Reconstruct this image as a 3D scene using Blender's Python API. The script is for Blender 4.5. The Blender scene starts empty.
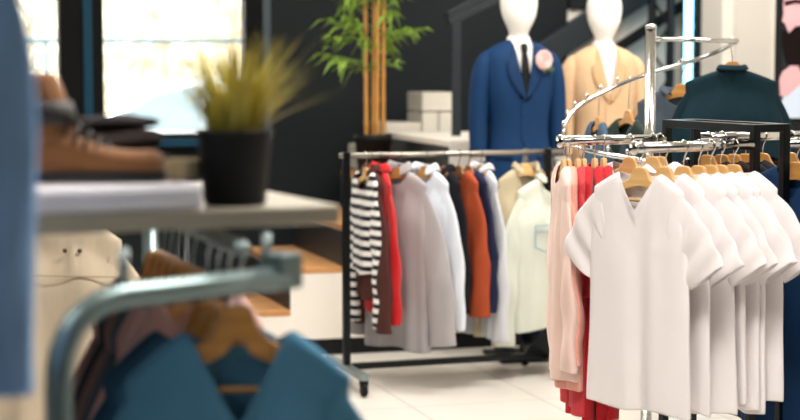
import bpy, bmesh, math, random
from math import sin, cos, pi, radians as R, sqrt, atan2
from mathutils import Vector, Matrix

SC = bpy.context.scene
COL = SC.collection

# ------------------------------------------------------------------ camera
PITCH = math.atan(155 / 1800)
CAMZ = 1.52
cd = bpy.data.cameras.new('camera')
cam = bpy.data.objects.new('camera', cd)
COL.objects.link(cam)
cam.location = (0, 0, CAMZ)
cam.rotation_euler = (pi / 2 - PITCH, 0, 0)
cd.sensor_width = 36
cd.lens = 81
cd.clip_start = .05
cd.dof.use_dof = True
cd.dof.focus_distance = 5.75
cd.dof.aperture_fstop = 2.4
SC.camera = cam
CP, SP = cos(PITCH), sin(PITCH)


def P(px, py, Y):
    """point at ground distance Y seen at photo pixel px, py"""
    dx, dz = (px - 400) / 1800, (210 - py) / 1800
    r = Vector((dx, CP + dz * SP, -SP + dz * CP))
    p = r * (Y / r.y)
    return Vector((p.x, p.y, p.z + CAMZ))


def Zat(py, Y):
    return P(400, py, Y).z


def on_line(A, B, px):
    """point of line AB that stands at photo column px"""
    A, B = Vector(A), Vector(B)
    k = (px - 400) / 1800
    f = lambda p: p.x - k * (p.y * CP - (p.z - CAMZ) * SP)
    a, b = f(A), f(B)
    return A + (B - A) * (a / (a - b))


def lin(c):
    c /= 255
    return c / 12.92 if c <= .04045 else ((c + .055) / 1.055) ** 2.4


def rgb(h):
    return (lin(int(h[0:2], 16)), lin(int(h[2:4], 16)), lin(int(h[4:6], 16)), 1)


# ------------------------------------------------------------------ materials
def mat(name, col, rough=.5, metal=0, bump=0, bscale=(60, 60, 60), var=0, vscale=3, sheen=0, coat=0, spec=.5, emit=0, emitcol=None, tr=0):
    m = bpy.data.materials.new(name)
    m.use_nodes = True
    nt = m.node_tree
    N, L = nt.nodes, nt.links
    b = N['Principled BSDF']
    c = rgb(col) if isinstance(col, str) else col
    b.inputs['Base Color'].default_value = c
    b.inputs['Roughness'].default_value = rough
    b.inputs['Metallic'].default_value = metal
    b.inputs['Specular IOR Level'].default_value = spec
    if sheen:
        b.inputs['Sheen Weight'].default_value = sheen
    if coat:
        b.inputs['Coat Weight'].default_value = coat
    if emit:
        b.inputs['Emission Color'].default_value = rgb(emitcol or col)
        b.inputs['Emission Strength'].default_value = emit
    if bump or var:
        tc = N.new('ShaderNodeTexCoord')
    if bump:
        mp = N.new('ShaderNodeMapping')
        mp.inputs['Scale'].default_value = bscale
        no = N.new('ShaderNodeTexNoise')
        no.inputs['Scale'].default_value = 1
        no.inputs['Detail'].default_value = 5
        bu = N.new('ShaderNodeBump')
        bu.inputs['Strength'].default_value = bump
        bu.inputs['Distance'].default_value = .01
        L.new(tc.outputs['Object'], mp.inputs['Vector'])
        L.new(mp.outputs['Vector'], no.inputs['Vector'])
        L.new(no.outputs['Fac'], bu.inputs['Height'])
        L.new(bu.outputs['Normal'], b.inputs['Normal'])
    if var:
        n2 = N.new('ShaderNodeTexNoise')
        n2.inputs['Scale'].default_value = vscale
        n2.inputs['Detail'].default_value = 4
        mx = N.new('ShaderNodeMix')
        mx.data_type = 'RGBA'
        mx.inputs['A'].default_value = tuple(x * (1 - var) for x in c[:3]) + (1,)
        mx.inputs['B'].default_value = tuple(min(1, x * (1 + var)) for x in c[:3]) + (1,)
        L.new(tc.outputs['Object'], n2.inputs['Vector'])
        L.new(n2.outputs['Fac'], mx.inputs['Factor'])
        L.new(mx.outputs['Result'], b.inputs['Base Color'])
    return m


_fab = {}


def fabric(col, rough=.9, bump=.35, var=.05, sheen=.15):
    k = (col, rough, bump)
    if sum(rgb(col)[:3]) < .5: sheen = 0
    if k not in _fab:
        _fab[k] = mat('fabric ' + col, col, rough, bump=bump, bscale=(22, 22, 7), var=var, vscale=9, sheen=sheen, spec=.2)
    return _fab[k]


def wood(name, c1, c2, rough=.45, scale=(3, 40, 40), coat=.1):
    m = mat(name, c1, rough, coat=coat)
    N, L = m.node_tree.nodes, m.node_tree.links
    b = N['Principled BSDF']
    tc = N.new('ShaderNodeTexCoord')
    mp = N.new('ShaderNodeMapping')
    mp.inputs['Scale'].default_value = scale
    no = N.new('ShaderNodeTexNoise')
    no.inputs['Scale'].default_value = 1
    no.inputs['Detail'].default_value = 6
    no.inputs['Distortion'].default_value = .6
    cr = N.new('ShaderNodeValToRGB')
    cr.color_ramp.elements[0].position = .3
    cr.color_ramp.elements[0].color = rgb(c2)
    cr.color_ramp.elements[1].position = .7
    cr.color_ramp.elements[1].color = rgb(c1)
    L.new(tc.outputs['Object'], mp.inputs['Vector'])
    L.new(mp.outputs['Vector'], no.inputs['Vector'])
    L.new(no.outputs['Fac'], cr.inputs['Fac'])
    L.new(cr.outputs['Color'], b.inputs['Base Color'])
    return m


def stripes(name, c1, c2, period, duty, offs=0):
    m = fabric(c1).copy()
    m.name = name
    N, L = m.node_tree.nodes, m.node_tree.links
    b = N['Principled BSDF']
    tc = N.new('ShaderNodeTexCoord')
    se = N.new('ShaderNodeSeparateXYZ')
    ad = N.new('ShaderNodeMath'); ad.operation = 'ADD'; ad.inputs[1].default_value = 10 + offs
    md = N.new('ShaderNodeMath'); md.operation = 'MODULO'; md.inputs[1].default_value = period
    lt = N.new('ShaderNodeMath'); lt.operation = 'LESS_THAN'; lt.inputs[1].default_value = period * duty
    mx = N.new('ShaderNodeMix'); mx.data_type = 'RGBA'
    mx.inputs['A'].default_value = rgb(c1)
    mx.inputs['B'].default_value = rgb(c2)
    L.new(tc.outputs['Object'], se.inputs[0])
    L.new(se.outputs['Z'], ad.inputs[0])
    L.new(ad.outputs[0], md.inputs[0])
    L.new(md.outputs[0], lt.inputs[0])
    L.new(lt.outputs[0], mx.inputs['Factor'])
    L.new(mx.outputs['Result'], b.inputs['Base Color'])
    return m


M_CHROME = mat('chrome', 'd8d8d4', .12, 1)
M_STEEL = mat('brushed steel', 'a9aeae', .3, 1)
M_BLACKMETAL = mat('black metal', '26292a', .28, .9)
M_SATIN = mat('satin grey metal', '8d9a9b', .38, .85)
M_BLACK = mat('matte black', '0b0e10', .65, spec=.25)
M_HANGER = wood('pale beech', 'e6bf86', 'd3a566')
M_HANGER_D = wood('brown beech', '9a6434', '7a4a22')
M_HANGER_M = wood('tan beech', 'cf9650', 'b57f3e')
M_OAK = wood('oak tread', 'd09a63', 'b47b45', .4, (4, 30, 30))
M_WHITEPAINT = mat('white paint', 'e8e4dc', .6, bump=.05)
M_PLASTICWHITE = mat('mannequin white', 'ece8e2', .45)

# ------------------------------------------------------------------ mesh helpers


def link(name, bm, m, parent=None, smooth=True, sub=0, solid=0, bevel=0, rot=None, loc=None):
    me = bpy.data.meshes.new(name)
    bm.normal_update()
    bm.to_mesh(me)
    bm.free()
    o = bpy.data.objects.new(name, me)
    COL.objects.link(o)
    if isinstance(m, (list, tuple)):
        for x in m:
            me.materials.append(x)
    elif m:
        me.materials.append(m)
    if smooth:
        for p in me.polygons:
            p.use_smooth = True
    if parent:
        o.parent = parent
    if loc is not None:
        o.location = loc
    if rot is not None:
        o.rotation_euler = rot
    if bevel:
        md = o.modifiers.new('bevel', 'BEVEL')
        md.width = bevel
        md.segments = 2
        md.limit_method = 'ANGLE'
    if solid:
        md = o.modifiers.new('solid', 'SOLIDIFY')
        md.thickness = solid
        md.offset = 0
    if sub:
        md = o.modifiers.new('sub', 'SUBSURF')
        md.levels = sub
        md.render_levels = sub
    return o


def empty(name, loc=(0, 0, 0), rz=0, label=None, cat=None, group=None):
    o = bpy.data.objects.new(name, None)
    COL.objects.link(o)
    o.location = loc
    o.rotation_euler = (0, 0, rz)
    o.empty_display_size = .05
    if label:
        tag(o, label, cat, group)
    return o


def tag(o, label=None, cat=None, group=None, kind=None):
    if label: o['label'] = label
    if cat: o['category'] = cat
    if group: o['group'] = group
    if kind: o['kind'] = kind
    return o


def box(bm, c, s, rz=0, rot=None):
    M = Matrix.Translation(Vector(c))
    if rot is not None:
        M = M @ rot
    elif rz:
        M = M @ Matrix.Rotation(rz, 4, 'Z')
    M = M @ Matrix.Diagonal((s[0], s[1], s[2], 1))
    bmesh.ops.create_cube(bm, size=1, matrix=M)
    return bm


def boxb(c, s, rz=0):
    return box(bmesh.new(), c, s, rz)


def bar(bm, a, b, w, h=None, up=(0, 0, 1)):
    """square bar from a to b"""
    a, b = Vector(a), Vector(b)
    h = h or w
    d = (b - a)
    L = d.length
    d.normalize()
    upv = Vector(up)
    if abs(d.dot(upv)) > .98:
        upv = Vector((0, 1, 0))
    x = d.cross(upv).normalized()
    z = x.cross(d).normalized()
    Mr = Matrix((x, d, z)).transposed().to_4x4()
    M = Matrix.Translation((a + b) / 2) @ Mr @ Matrix.Diagonal((w, L, h, 1))
    bmesh.ops.create_cube(bm, size=1, matrix=M)
    return bm


def tube(bm, pts, r, n=10, caps=True, flat=None):
    """sweep along pts; r number or list; flat=(ratio, axis) squashes along axis"""
    pts = [Vector(p) for p in pts]
    rs = r if isinstance(r, (list, tuple)) else [r] * len(pts)
    rings = []
    prev = None
    for i, p in enumerate(pts):
        if i == 0: d = pts[1] - pts[0]
        elif i == len(pts) - 1: d = pts[-1] - pts[-2]
        else: d = (pts[i + 1] - pts[i - 1])
        d.normalize()
        if prev is None:
            u = Vector((0, 0, 1)) if abs(d.z) < .9 else Vector((0, 1, 0))
        else:
            u = prev
        x = d.cross(u).normalized()
        u = x.cross(d).normalized()
        prev = u
        ring = []
        for k in range(n):
            a = 2 * pi * k / n
            off = x * cos(a) * rs[i] + u * sin(a) * rs[i]
            if flat:
                ax = Vector(flat[1])
                off = off - ax * off.dot(ax) * (1 - flat[0])
            ring.append(bm.verts.new(p + off))
        rings.append(ring)
    for i in range(len(rings) - 1):
        for k in range(n):
            bm.faces.new((rings[i][k], rings[i][(k + 1) % n], rings[i + 1][(k + 1) % n], rings[i + 1][k]))
    if caps:
        bm.faces.new(rings[0][::-1])
        bm.faces.new(rings[-1])
    return bm


def tubeb(pts, r, n=10, **k):
    return tube(bmesh.new(), pts, r, n, **k)


def arc(p0, p1, p2, n=8):
    """quadratic bezier"""
    p0, p1, p2 = Vector(p0), Vector(p1), Vector(p2)
    return [p0 * (1 - t) ** 2 + p1 * 2 * t * (1 - t) + p2 * t * t for t in [i / n for i in range(n + 1)]]


def lathe(prof, n=28, c=(0, 0, 0)):
    bm = bmesh.new()
    rings = []
    for r, z in prof:
        rings.append([bm.verts.new((c[0] + r * cos(2 * pi * k / n), c[1] + r * sin(2 * pi * k / n), c[2] + z)) for k in range(n)])
    for i in range(len(rings) - 1):
        for k in range(n):
            bm.faces.new((rings[i][k], rings[i][(k + 1) % n], rings[i + 1][(k + 1) % n], rings[i + 1][k]))
    bm.faces.new(rings[0][::-1])
    bm.faces.new(rings[-1])
    return bm


def loft(rings, close=True, caps=True):
    bm = bmesh.new()
    vs = [[bm.verts.new(p) for p in r] for r in rings]
    n = len(vs[0])
    for i in range(len(vs) - 1):
        for k in range(n if close else n - 1):
            bm.faces.new((vs[i][k], vs[i][(k + 1) % n], vs[i + 1][(k + 1) % n], vs[i + 1][k]))
    if caps and close:
        bm.faces.new(vs[0][::-1])
        bm.faces.new(vs[-1])
    return bm


def prism(pts, y0, y1, axis='y'):
    """polygon in xz (or xy) extruded"""
    bm = bmesh.new()
    if axis == 'y':
        a = [bm.verts.new((x, y0, z)) for x, z in pts]
        b = [bm.verts.new((x, y1, z)) for x, z in pts]
    else:
        a = [bm.verts.new((x, z, y0)) for x, z in pts]
        b = [bm.verts.new((x, z, y1)) for x, z in pts]
    n = len(pts)
    bm.faces.new(a)
    bm.faces.new(b[::-1])
    for i in range(n):
        bm.faces.new((a[i], b[i], b[(i + 1) % n], a[(i + 1) % n]))
    bmesh.ops.recalc_face_normals(bm, faces=bm.faces[:])
    return bm


def sm(t):
    t = max(0, min(1, t))
    return t * t * (3 - 2 * t)


def interp(tab, v):
    if v <= tab[0][0]: return tab[0][1]
    for (a, x), (b, y) in zip(tab, tab[1:]):
        if v <= b:
            return x + (y - x) * sm((v - a) / (b - a))
    return tab[-1][1]


# ------------------------------------------------------------------ hangers
def hanger_meshes(steep=1, sx=1):
    up = [(0, 0), (.016, -.001), (.024, -.006), (.031, -.02), (.06, -.036), (.13, -.053), (.195, -.078), (.212, -.092), (.208, -.104), (.19, -.1), (.13, -.081), (.07, -.064), (.03, -.055), (0, -.053)]
    up = [(x * (1 if i < 4 else sx), z if i < 3 or i == 13 else z * steep) for i, (x, z) in enumerate(up)]
    bm = bmesh.new()
    full = up + [(-x, z) for x, z in up[1:-1][::-1]]
    rows = []
    for y in (-.006, .006):
        rows.append([bm.verts.new((x, y - .4 * x * x, z)) for x, z in full])
    n = len(full)
    # upper / lower strips so that the outline stays clean
    h = len(up)
    for r, flip in ((rows[0], False), (rows[1], True)):
        for i in range(h // 2 - 1 + 0):
            pass
    def idx(i): return i % n
    # quads between the upper and the lower edge
    for s in (0, 1):
        r = rows[s]
        U = [r[i] for i in range(0, 8)]
        Lw = [r[13], r[13], r[12], r[12], r[11], r[10], r[9], r[8]]
        for side in (1, -1):
            if side == 1:
                u_, l_ = U, Lw
            else:
                mi = lambda i: r[0] if i == 0 else (r[13] if i == 13 else r[n - i])
                u_ = [mi(i) for i in range(0, 8)]
                l_ = [mi(i) for i in (13, 13, 12, 12, 11, 10, 9, 8)]
            for i in range(7):
                f = []
                for v in (u_[i], u_[i + 1], l_[i + 1], l_[i]):
                    if v not in f: f.append(v)
                if len(f) > 2:
                    bm.faces.new(f)
    for i in range(n):
        bm.faces.new((rows[0][i], rows[0][idx(i + 1)], rows[1][idx(i + 1)], rows[1][i]))
    bmesh.ops.recalc_face_normals(bm, faces=bm.faces[:])
    return bm


_hp = {}


def hanger_proto(hd, m, wire, crossbar, steep=1, sx=1):
    sx = round(sx, 2)
    k = (hd, m.name, wire.name, crossbar, steep, sx)
    if k in _hp: return _hp[k]
    a = hanger_meshes(steep, sx)
    for v in a.verts: v.co.z -= hd
    me1 = bpy.data.meshes.new('shoulder_bar'); a.to_mesh(me1); a.free(); me1.materials.append(m)
    r = .0175
    pts = [(0, 0, -hd - .004), (0, 0, -hd + .012)]
    pts += arc((0, 0, -hd + .012), (.002, 0, -.028), (r * .95, 0, -.006), 5)[1:]
    pts += [(r * cos(t), 0, r * sin(t)) for t in [R(x) for x in (0, 30, 60, 90, 120, 150, 180, 205)]]
    b = tubeb(pts, .0019, 7)
    me2 = bpy.data.meshes.new('hook'); b.to_mesh(me2); b.free(); me2.materials.append(wire)
    me3 = None
    if crossbar:
        c = tubeb([(x * sx, -.4 * (x * sx) ** 2, -hd - .094 * steep) for x in (-.185, -.1, 0, .1, .185)], .005, 8)
        me3 = bpy.data.meshes.new('crossbar'); c.to_mesh(c and me3); c.free(); me3.materials.append(m)
    for me in (me1, me2, me3):
        if me:
            for p in me.polygons: p.use_smooth = me is not me1
    _hp[k] = (me1, me2, me3)
    return _hp[k]


def hanger(pt, th, label, m=M_HANGER, wire=M_CHROME, hd=.055, crossbar=True, group=None, sx=1, steep=1):
    o = empty('wooden_hanger', pt, -R(th), label, 'hanger', group)
    for nm, me in zip(('shoulder_bar', 'hook', 'crossbar'), hanger_proto(hd, m, wire, crossbar, steep, sx)):
        if me:
            c = bpy.data.objects.new(nm, me)
            COL.objects.link(c)
            c.parent = o
            if nm == 'shoulder_bar':
                b = c.modifiers.new('bevel', 'BEVEL'); b.width = .003; b.segments = 2; b.limit_method = 'ANGLE'
    return o


# ------------------------------------------------------------------ garments
def sleeve_bm(sg, s, zsh, L, a0, a1, r0, r1, thick, rnd, inset=.05, dropc=.085, yb=0):
    NT, NR = 14, 18
    c = Vector((sg * (s - inset), 0, zsh - dropc))
    rings = []
    ph = rnd.uniform(0, 6.28)
    k1 = rnd.uniform(6, 10)
    for i in range(NT + 1):
        t = i / NT
        a = R(a0 + (a1 - a0) * sm(t * 1.3))
        d = Vector((sg * cos(a), 0, -sin(a)))
        if i: c = c + d * (L / NT)
        w = sm(t / .3)
        n_perp = Vector((sg * sin(a), 0, cos(a)))
        n0 = Vector((sg * .25, 0, 1)).normalized()
        nn = (n0 * (1 - w) + n_perp * w).normalized()
        h = r0 + (r1 - r0) * sm(t)
        th = (.01 + (thick - .01) * sm(t / .6))
        ring = []
        for k in range(NR):
            f = 2 * pi * k / NR
            y = th * sin(f) * (1 + .12 * sin(3 * f + k1 * t))
            x = h * cos(f)
            wob = .006 * sm(t / .3) * sin(k1 * t * 2 + ph + 2 * cos(f))
            ring.append(c + nn * x + Vector((0, y + wob + yb * t - .4 * s * s * (1 - sm(t * 1.2)), 0)))
        rings.append(ring)
    bm = loft(rings, caps=False)
    return bm


def body_bm(p, rnd):
    M_, N_ = p.get('rows', 26), 32
    s, cw, hw = p['s'], p['cw'], p['hw']
    z0, L, nw, drop = p['z0'], p['L'], p['nw'], p['drop']
    D, A = p['D'], p['fold']
    ph = [rnd.uniform(0, 6.28) for _ in range(6)]
    kk = [rnd.uniform(4, 6.5), rnd.uniform(8, 12), rnd.uniform(14, 20)]
    bm = bmesh.new()

    def F(u, v):
        g = .12 * sm(v / .15) + .88 * v ** 1.1
        return A * g * (sin(kk[0] * u + ph[0] + .6 * v) + .55 * sin(kk[1] * u + ph[1] - .8 * v) + .25 * sin(kk[2] * u + ph[2]))

    def top(xt, front):
        ax = abs(xt)
        nd = p['nf'] if front else p['nb']
        if ax < nw:
            q = ax / nw
            return z0 - (nd * (1 - q) if (p['neck'] == 'v' and front) else nd * sqrt(max(0, 1 - q * q)))
        return z0 - drop * ((ax - nw) / (s - nw)) ** 1.15

    for front in (True, False):
        sg = -1 if front else 1
        g = []
        for i in range(M_ + 1):
            v = (i / M_) ** 1.55
            row = []
            for j in range(N_ + 1):
                u = -1 + 2 * j / N_
                # put columns at the neck points
                W0 = s
                W = interp([(0, W0), (.1, W0 * .985), (.28, cw), (.6, (cw + hw) / 2 * .985), (1, hw)], v)
                zt = top(u * s, front)
                zb = -L - .006 * sin(5 * u + ph[3]) - p['round'] * u * u * -1
                vv = v
                z = zt + (zb - zt) * vv
                e = 1 - abs(u) ** 2.6
                neckopen = 0
                if abs(u * s) < nw:
                    neckopen = p['gap'] * sqrt(max(0, 1 - (u * s / nw) ** 2)) * (1 - sm(v / .25))
                d = max(D * sm(v / .3), .019 * (1 - math.exp(-v / .008))) * e ** .5
                d = max(d, neckopen)
                y = sg * d + F(u, v) + p['lean'] * v - .4 * (u * W) ** 2 * (1 - sm(v / .55))
                if front and p['pleat']:
                    y -= p['pleat'] * abs(sin(u * 34)) * sm(v / .1) * e
                row.append(bm.verts.new((u * W, y, z)))
            g.append(row)
        for i in range(M_):
            for j in range(N_):
                bm.faces.new((g[i][j], g[i][j + 1], g[i + 1][j + 1], g[i + 1][j]))
    bmesh.ops.remove_doubles(bm, verts=bm.verts[:], dist=1e-5)
    bmesh.ops.recalc_face_normals(bm, faces=bm.faces[:])
    return bm


DEF = dict(steep=1, s=.2, cw=.23, hw=.235, L=.72, z0=-.076, nw=.072, neck='round', nf=.07, nb=.015, drop=.057, D=.036, fold=.012,
           gap=.026, round=0, lean=0, pleat=0, sleeve=None, sl=.55, a0=62, a1=84, r0=.085, r1=.055, st=.03, collar=None, solid=.002)


def garment(kind, cat, pt, th, m, label, group=None, seed=0, smat=None, cmat=None, sub=1, hang=None, collar_open=35, **kw):
    p = dict(DEF); p.update(kw)
    rnd = random.Random(seed * 7 + 3)
    o = empty(kind, pt, -R(th), label, cat, group)
    link('body', body_bm(p, rnd), m, o, sub=sub, solid=p['solid'])
    zsh = p['z0'] - p['drop']
    if p['sleeve']:
        for sg in (-1, 1):
            L = p['sl'] * (1 if not isinstance(p['sl'], tuple) else 1)
            a0, a1 = (p['a0'], p['a1'])
            link('sleeve', sleeve_bm(sg, p['s'], zsh, L, a0, a1, p['r0'], p['r1'], p['st'], rnd, dropc=p['r0'] - .006, yb=p.get('yb', 0)), smat or m, o, sub=sub, solid=p['solid'])
    if p['collar']:
        h = p['collar']
        rings = []
        n = 26
        for (dr, dz) in ((0, -.004), (.001, h * .55), (.007, h), (.017, h * .7), (.024, -.002)):
            ring = []
            for k in range(n + 1):
                a = R(collar_open + (360 - 2 * collar_open) * k / n)
                q = cos(a)      # 1 in front
                x = (p['nw'] - .006 + dr) * sin(a)
                y = -(p['gap'] + .004 + dr) * cos(a)
                z = p['z0'] + .002 + dz - (p['nf'] * .55 * max(0, q) ** 1.5) - p['nb'] * max(0, -q)
                ring.append(Vector((x, y, z)))
            rings.append(ring)
        link('collar', loft(rings, close=False, caps=False), cmat or m, o, sub=1, solid=.003)
    return o


def hung(kind, cat, pt, th, m, label, hlabel=None, hm=M_HANGER, hd=.055, wire=M_CHROME, hgroup=None, crossbar=False, **kw):
    kw.setdefault('z0', -hd - .014 - kw.pop('z0off', 0))
    g = garment(kind, cat, pt, th, m, label, **kw)
    hanger(pt, th, hlabel or ('wooden hanger holding the ' + label), hm, wire, hd, crossbar, hgroup, steep=kw.get('steep', 1), sx=min(1, (kw.get('s', .2) - .03) / .212))
    return g


# ================================================================== SETTING
YAW = R(17)
U = Vector((cos(YAW), sin(YAW), 0))
V = Vector((-sin(YAW), cos(YAW), 0))


def SV(u, v, z=0):
    return U * u + V * v + Vector((0, 0, z))


def on_plane(px, v, py=None):
    """point at photo column px standing on the store plane V = v"""
    k = (px - 400) / 1800
    Y = v / (V.x * k + V.y)
    return P(px, 210 if py is None else py, Y)


def wallbox(name, u0, u1, v0, v1, z0, z1, m, parent=None, kind=True, **k):
    c = SV((u0 + u1) / 2, (v0 + v1) / 2, (z0 + z1) / 2)
    o = link(name, boxb((0, 0, 0), (abs(u1 - u0), abs(v1 - v0), abs(z1 - z0))), m, parent, smooth=False, loc=c, rot=(0, 0, YAW), **k)
    if kind and not parent:
        o['kind'] = 'structure'
    return o


# floor
m = mat('pale floor tiles', 'd9d3cb', .28)
N, L = m.node_tree.nodes, m.node_tree.links
tc = N.new('ShaderNodeTexCoord'); br = N.new('ShaderNodeTexBrick')
br.offset = 0
br.inputs['Scale'].default_value = 1
br.inputs['Brick Width'].default_value = .6
br.inputs['Row Height'].default_value = .6
br.inputs['Mortar Size'].default_value = .004
br.inputs['Color1'].default_value = rgb('dcd6ce')
br.inputs['Color2'].default_value = rgb('d6d0c8')
br.inputs['Mortar'].default_value = rgb('a9a49e')
L.new(tc.outputs['Object'], br.inputs['Vector'])
L.new(br.outputs['Color'], N['Principled BSDF'].inputs['Base Color'])
wallbox('floor', -4.2, 5.2, -2.2, 10.9, -.1, 0, m)

M_DARKWALL = mat('dark green grey paint', '12191c', .7, bump=.08, bscale=(30, 30, 30), var=.08, vscale=2, spec=.25)
M_LIGHTWALL = mat('white plaster', 'd9d4cb', .7, bump=.1, bscale=(25, 25, 25))
M_CEIL = mat('ceiling paint', 'c9c6c0', .8)
VW = 10.70
uw = lambda px: on_plane(px, VW).dot(U)
zs = Zat(140, on_plane(180, VW).y)
zt = 2.55
CH = 3.1
ua, ub, uc, ud, ue = -4.1, uw(62), uw(105), uw(246), uw(263)  # window's unseen left stretch is added, for extra daylight and rack reflections
UD = uw(566)
# back wall around the window, one mesh
bm = bmesh.new()


def wb(bm, u0, u1, z0, z1, v0=VW, v1=VW + .2):
    box(bm, SV((u0 + u1) / 2, (v0 + v1) / 2, (z0 + z1) / 2), (abs(u1 - u0), abs(v1 - v0), abs(z1 - z0)), YAW)


wb(bm, -4.2, ua, 0, CH)
wb(bm, ua, ue, 0, zs)
wb(bm, ua, ue, zt, CH)
wb(bm, ue, UD, 0, CH)
o = link('wall_back', bm, M_DARKWALL, smooth=False); o['kind'] = 'structure'
wr = wallbox('wall_back_right', UD, 5.2, VW, VW + .2, 0, CH, M_LIGHTWALL)
wallbox('wall_left', -4.4, -4.2, -2.2, 10.9, 0, CH, M_DARKWALL)
wallbox('wall_right', 5.2, 5.4, -2.2, 10.9, 0, CH, M_LIGHTWALL)
wallbox('wall_front', -4.2, 5.2, -2.4, -2.2, 0, CH, M_DARKWALL)
wallbox('ceiling', -4.4, 5.4, -2.4, 10.9, CH, CH + .1, M_CEIL)

# window: sashes, panes, teal strip
M_FRAME = mat('black window frame', '07090a', .7, spec=.15)
M_TEAL = mat('teal painted strip', '093a50', .6, spec=.2)
mg = bpy.data.materials.new('window glass'); mg.use_nodes = True
N, L = mg.node_tree.nodes, mg.node_tree.links
N.remove(N['Principled BSDF'])
t_ = N.new('ShaderNodeBsdfTransparent'); g_ = N.new('ShaderNodeBsdfGlossy'); f_ = N.new('ShaderNodeFresnel'); x_ = N.new('ShaderNodeMixShader')
g_.inputs['Roughness'].default_value = .02
f_.inputs['IOR'].default_value = 1.35
t_.inputs['Color'].default_value = (.96, .98, .98, 1)
L.new(f_.outputs[0], x_.inputs[0]); L.new(t_.outputs[0], x_.inputs[1]); L.new(g_.outputs[0], x_.inputs[2])
L.new(x_.outputs[0], N['Material Output'].inputs['Surface'])


def window(name, u0, u1, fl, fr):
    bm = bmesh.new()
    w = .045
    wb(bm, u0, u0 + fl, zs, zt, VW - .03, VW + .1)
    wb(bm, u1 - fr, u1, zs, zt, VW - .03, VW + .1)
    wb(bm, u0 + fl, u1 - fr, zs, zs + .035, VW - .02, VW + .1)
    wb(bm, u0 + fl, u1 - fr, zt - w, zt, VW - .02, VW + .1)
    o = link(name, bm, M_FRAME, smooth=False); o['kind'] = 'structure'
    bm = bmesh.new()
    wb(bm, u0 + fl, u1 - fr, zs + .03, zt - .04, VW + .03, VW + .036)
    link('pane', bm, mg, o, smooth=False)
    return o


umid = (ub + uc) / 2
w1 = window('window_1', ua, umid, .06, umid - ub)
w2 = window('window_2', umid, ue, uc - umid, ue - ud)
bm = bmesh.new()
wb(bm, uw(85), uw(94), zs, zt, VW - .045, VW - .03)
o = link('trim_1', bm, M_TEAL, smooth=False); o['kind'] = 'structure'
bm = bmesh.new()
wb(bm, ua, uw(262), zs - .035, zs + .012, VW - .09, VW - .0)
o = link('trim_2', bm, M_TEAL, smooth=False); o['kind'] = 'structure'
bm = bmesh.new()
wb(bm, ue, uw(271), zs, zt, VW - .02, VW)
o = link('trim_3', bm, mat('blue grey trim', '3b4a52', .5), smooth=False); o['kind'] = 'structure'

# ================================================================== OUTSIDE
M_GROUND = mat('pale paving', 'd8d4cc', .8, var=.06, vscale=.7)
o = link('ground', boxb((0, 0, 0), (60, 40, .2)), M_GROUND, smooth=False, loc=SV(-4, 31.2, -.25), rot=(0, 0, YAW)); o['kind'] = 'structure'

# railing
A = on_plane(-40, 13.0, 38); B = on_plane(290, 13.0, 44)
A.z = B.z = Zat(41, on_plane(150, 13.0).y)
rl = empty('railing', (A.x, A.y, 0), 0, 'thin blue grey metal railing outside the window', 'railing')
M_RAIL = mat('blue grey steel', '6f8ea0', .5)
link('top_rail', tubeb([(0, 0, A.z), (B.x - A.x, B.y - A.y, A.z)], .016, 8), M_RAIL, rl)
for px in (-40, 24, 49, 290):
    q = on_plane(px, 13.0)
    link('post', tubeb([(q.x - A.x, q.y - A.y, -.15), (q.x - A.x, q.y - A.y, A.z)], .014, 8), M_RAIL, rl)

# parked car, side on, nose to the left
cy = 18.0
cr = empty('car', (P(190, 100, cy).x, cy, -.15), R(6), 'pale silver car parked outside behind the window', 'car')
prof = [(-2.0, .25), (-2.05, .5), (-1.95, .72), (-1.6, .84), (-.95, .96), (-.35, 1.36), (.1, 1.45), (.75, 1.43), (1.35, 1.15), (1.85, 1.05), (2.0, .8), (2.0, .3)]
rings = []
for y, sx, sz in ((-.8, .96, .9), (-.74, 1, 1), (0, 1, 1.03), (.74, 1, 1), (.8, .96, .9)):
    rings.append([Vector((x * sx, y * (.86 if z > 1.0 else 1), .25 + (z - .25) * sz)) for x, z in prof])
M_CARP = mat('silver car paint', 'c9d4de', .25, .3, coat=.6)
link('body', loft(rings), M_CARP, cr, smooth=False, bevel=.03)
M_CARG = mat('car glass', '8fa3b0', .08, coat=.3)
wpts = [(-.82, .98), (-.33, 1.3), (.08, 1.39), (.1, .98)]
wp2 = [(.16, .98), (.14, 1.39), (.7, 1.37), (1.15, 1.12), (1.1, .99)]
for q in (wpts, wp2):
    link('side_window', prism(q, -.79, -.7), M_CARG, cr, smooth=False)
M_TYRE = mat('tyre', '24282b', .8)
for x in (-1.3, 1.28):
    for y in (-.72, .72):
        bm = lathe([(.02, -.1), (.28, -.1), (.32, -.06), (.32, .06), (.28, .1), (.02, .1)], 24)
        bmesh.ops.rotate(bm, verts=bm.verts[:], cent=(0, 0, 0), matrix=Matrix.Rotation(pi / 2, 3, 'X'))
        link('wheel', bm, M_TYRE, cr, loc=(x, y, .32))
link('mirror', lathe([(.01, -.05), (.08, -.03), (.09, .02), (.03, .06)], 12), M_CARP, cr, loc=(-.62, -.86, 1.02))

# trees and a pale hedge beyond
M_BARK = mat('pale bark', 'c2b49c', .9, bump=.5)
M_HEDGE = mat('pale yellow foliage', 'f4efe2', .9, var=.06, vscale=2)


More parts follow.
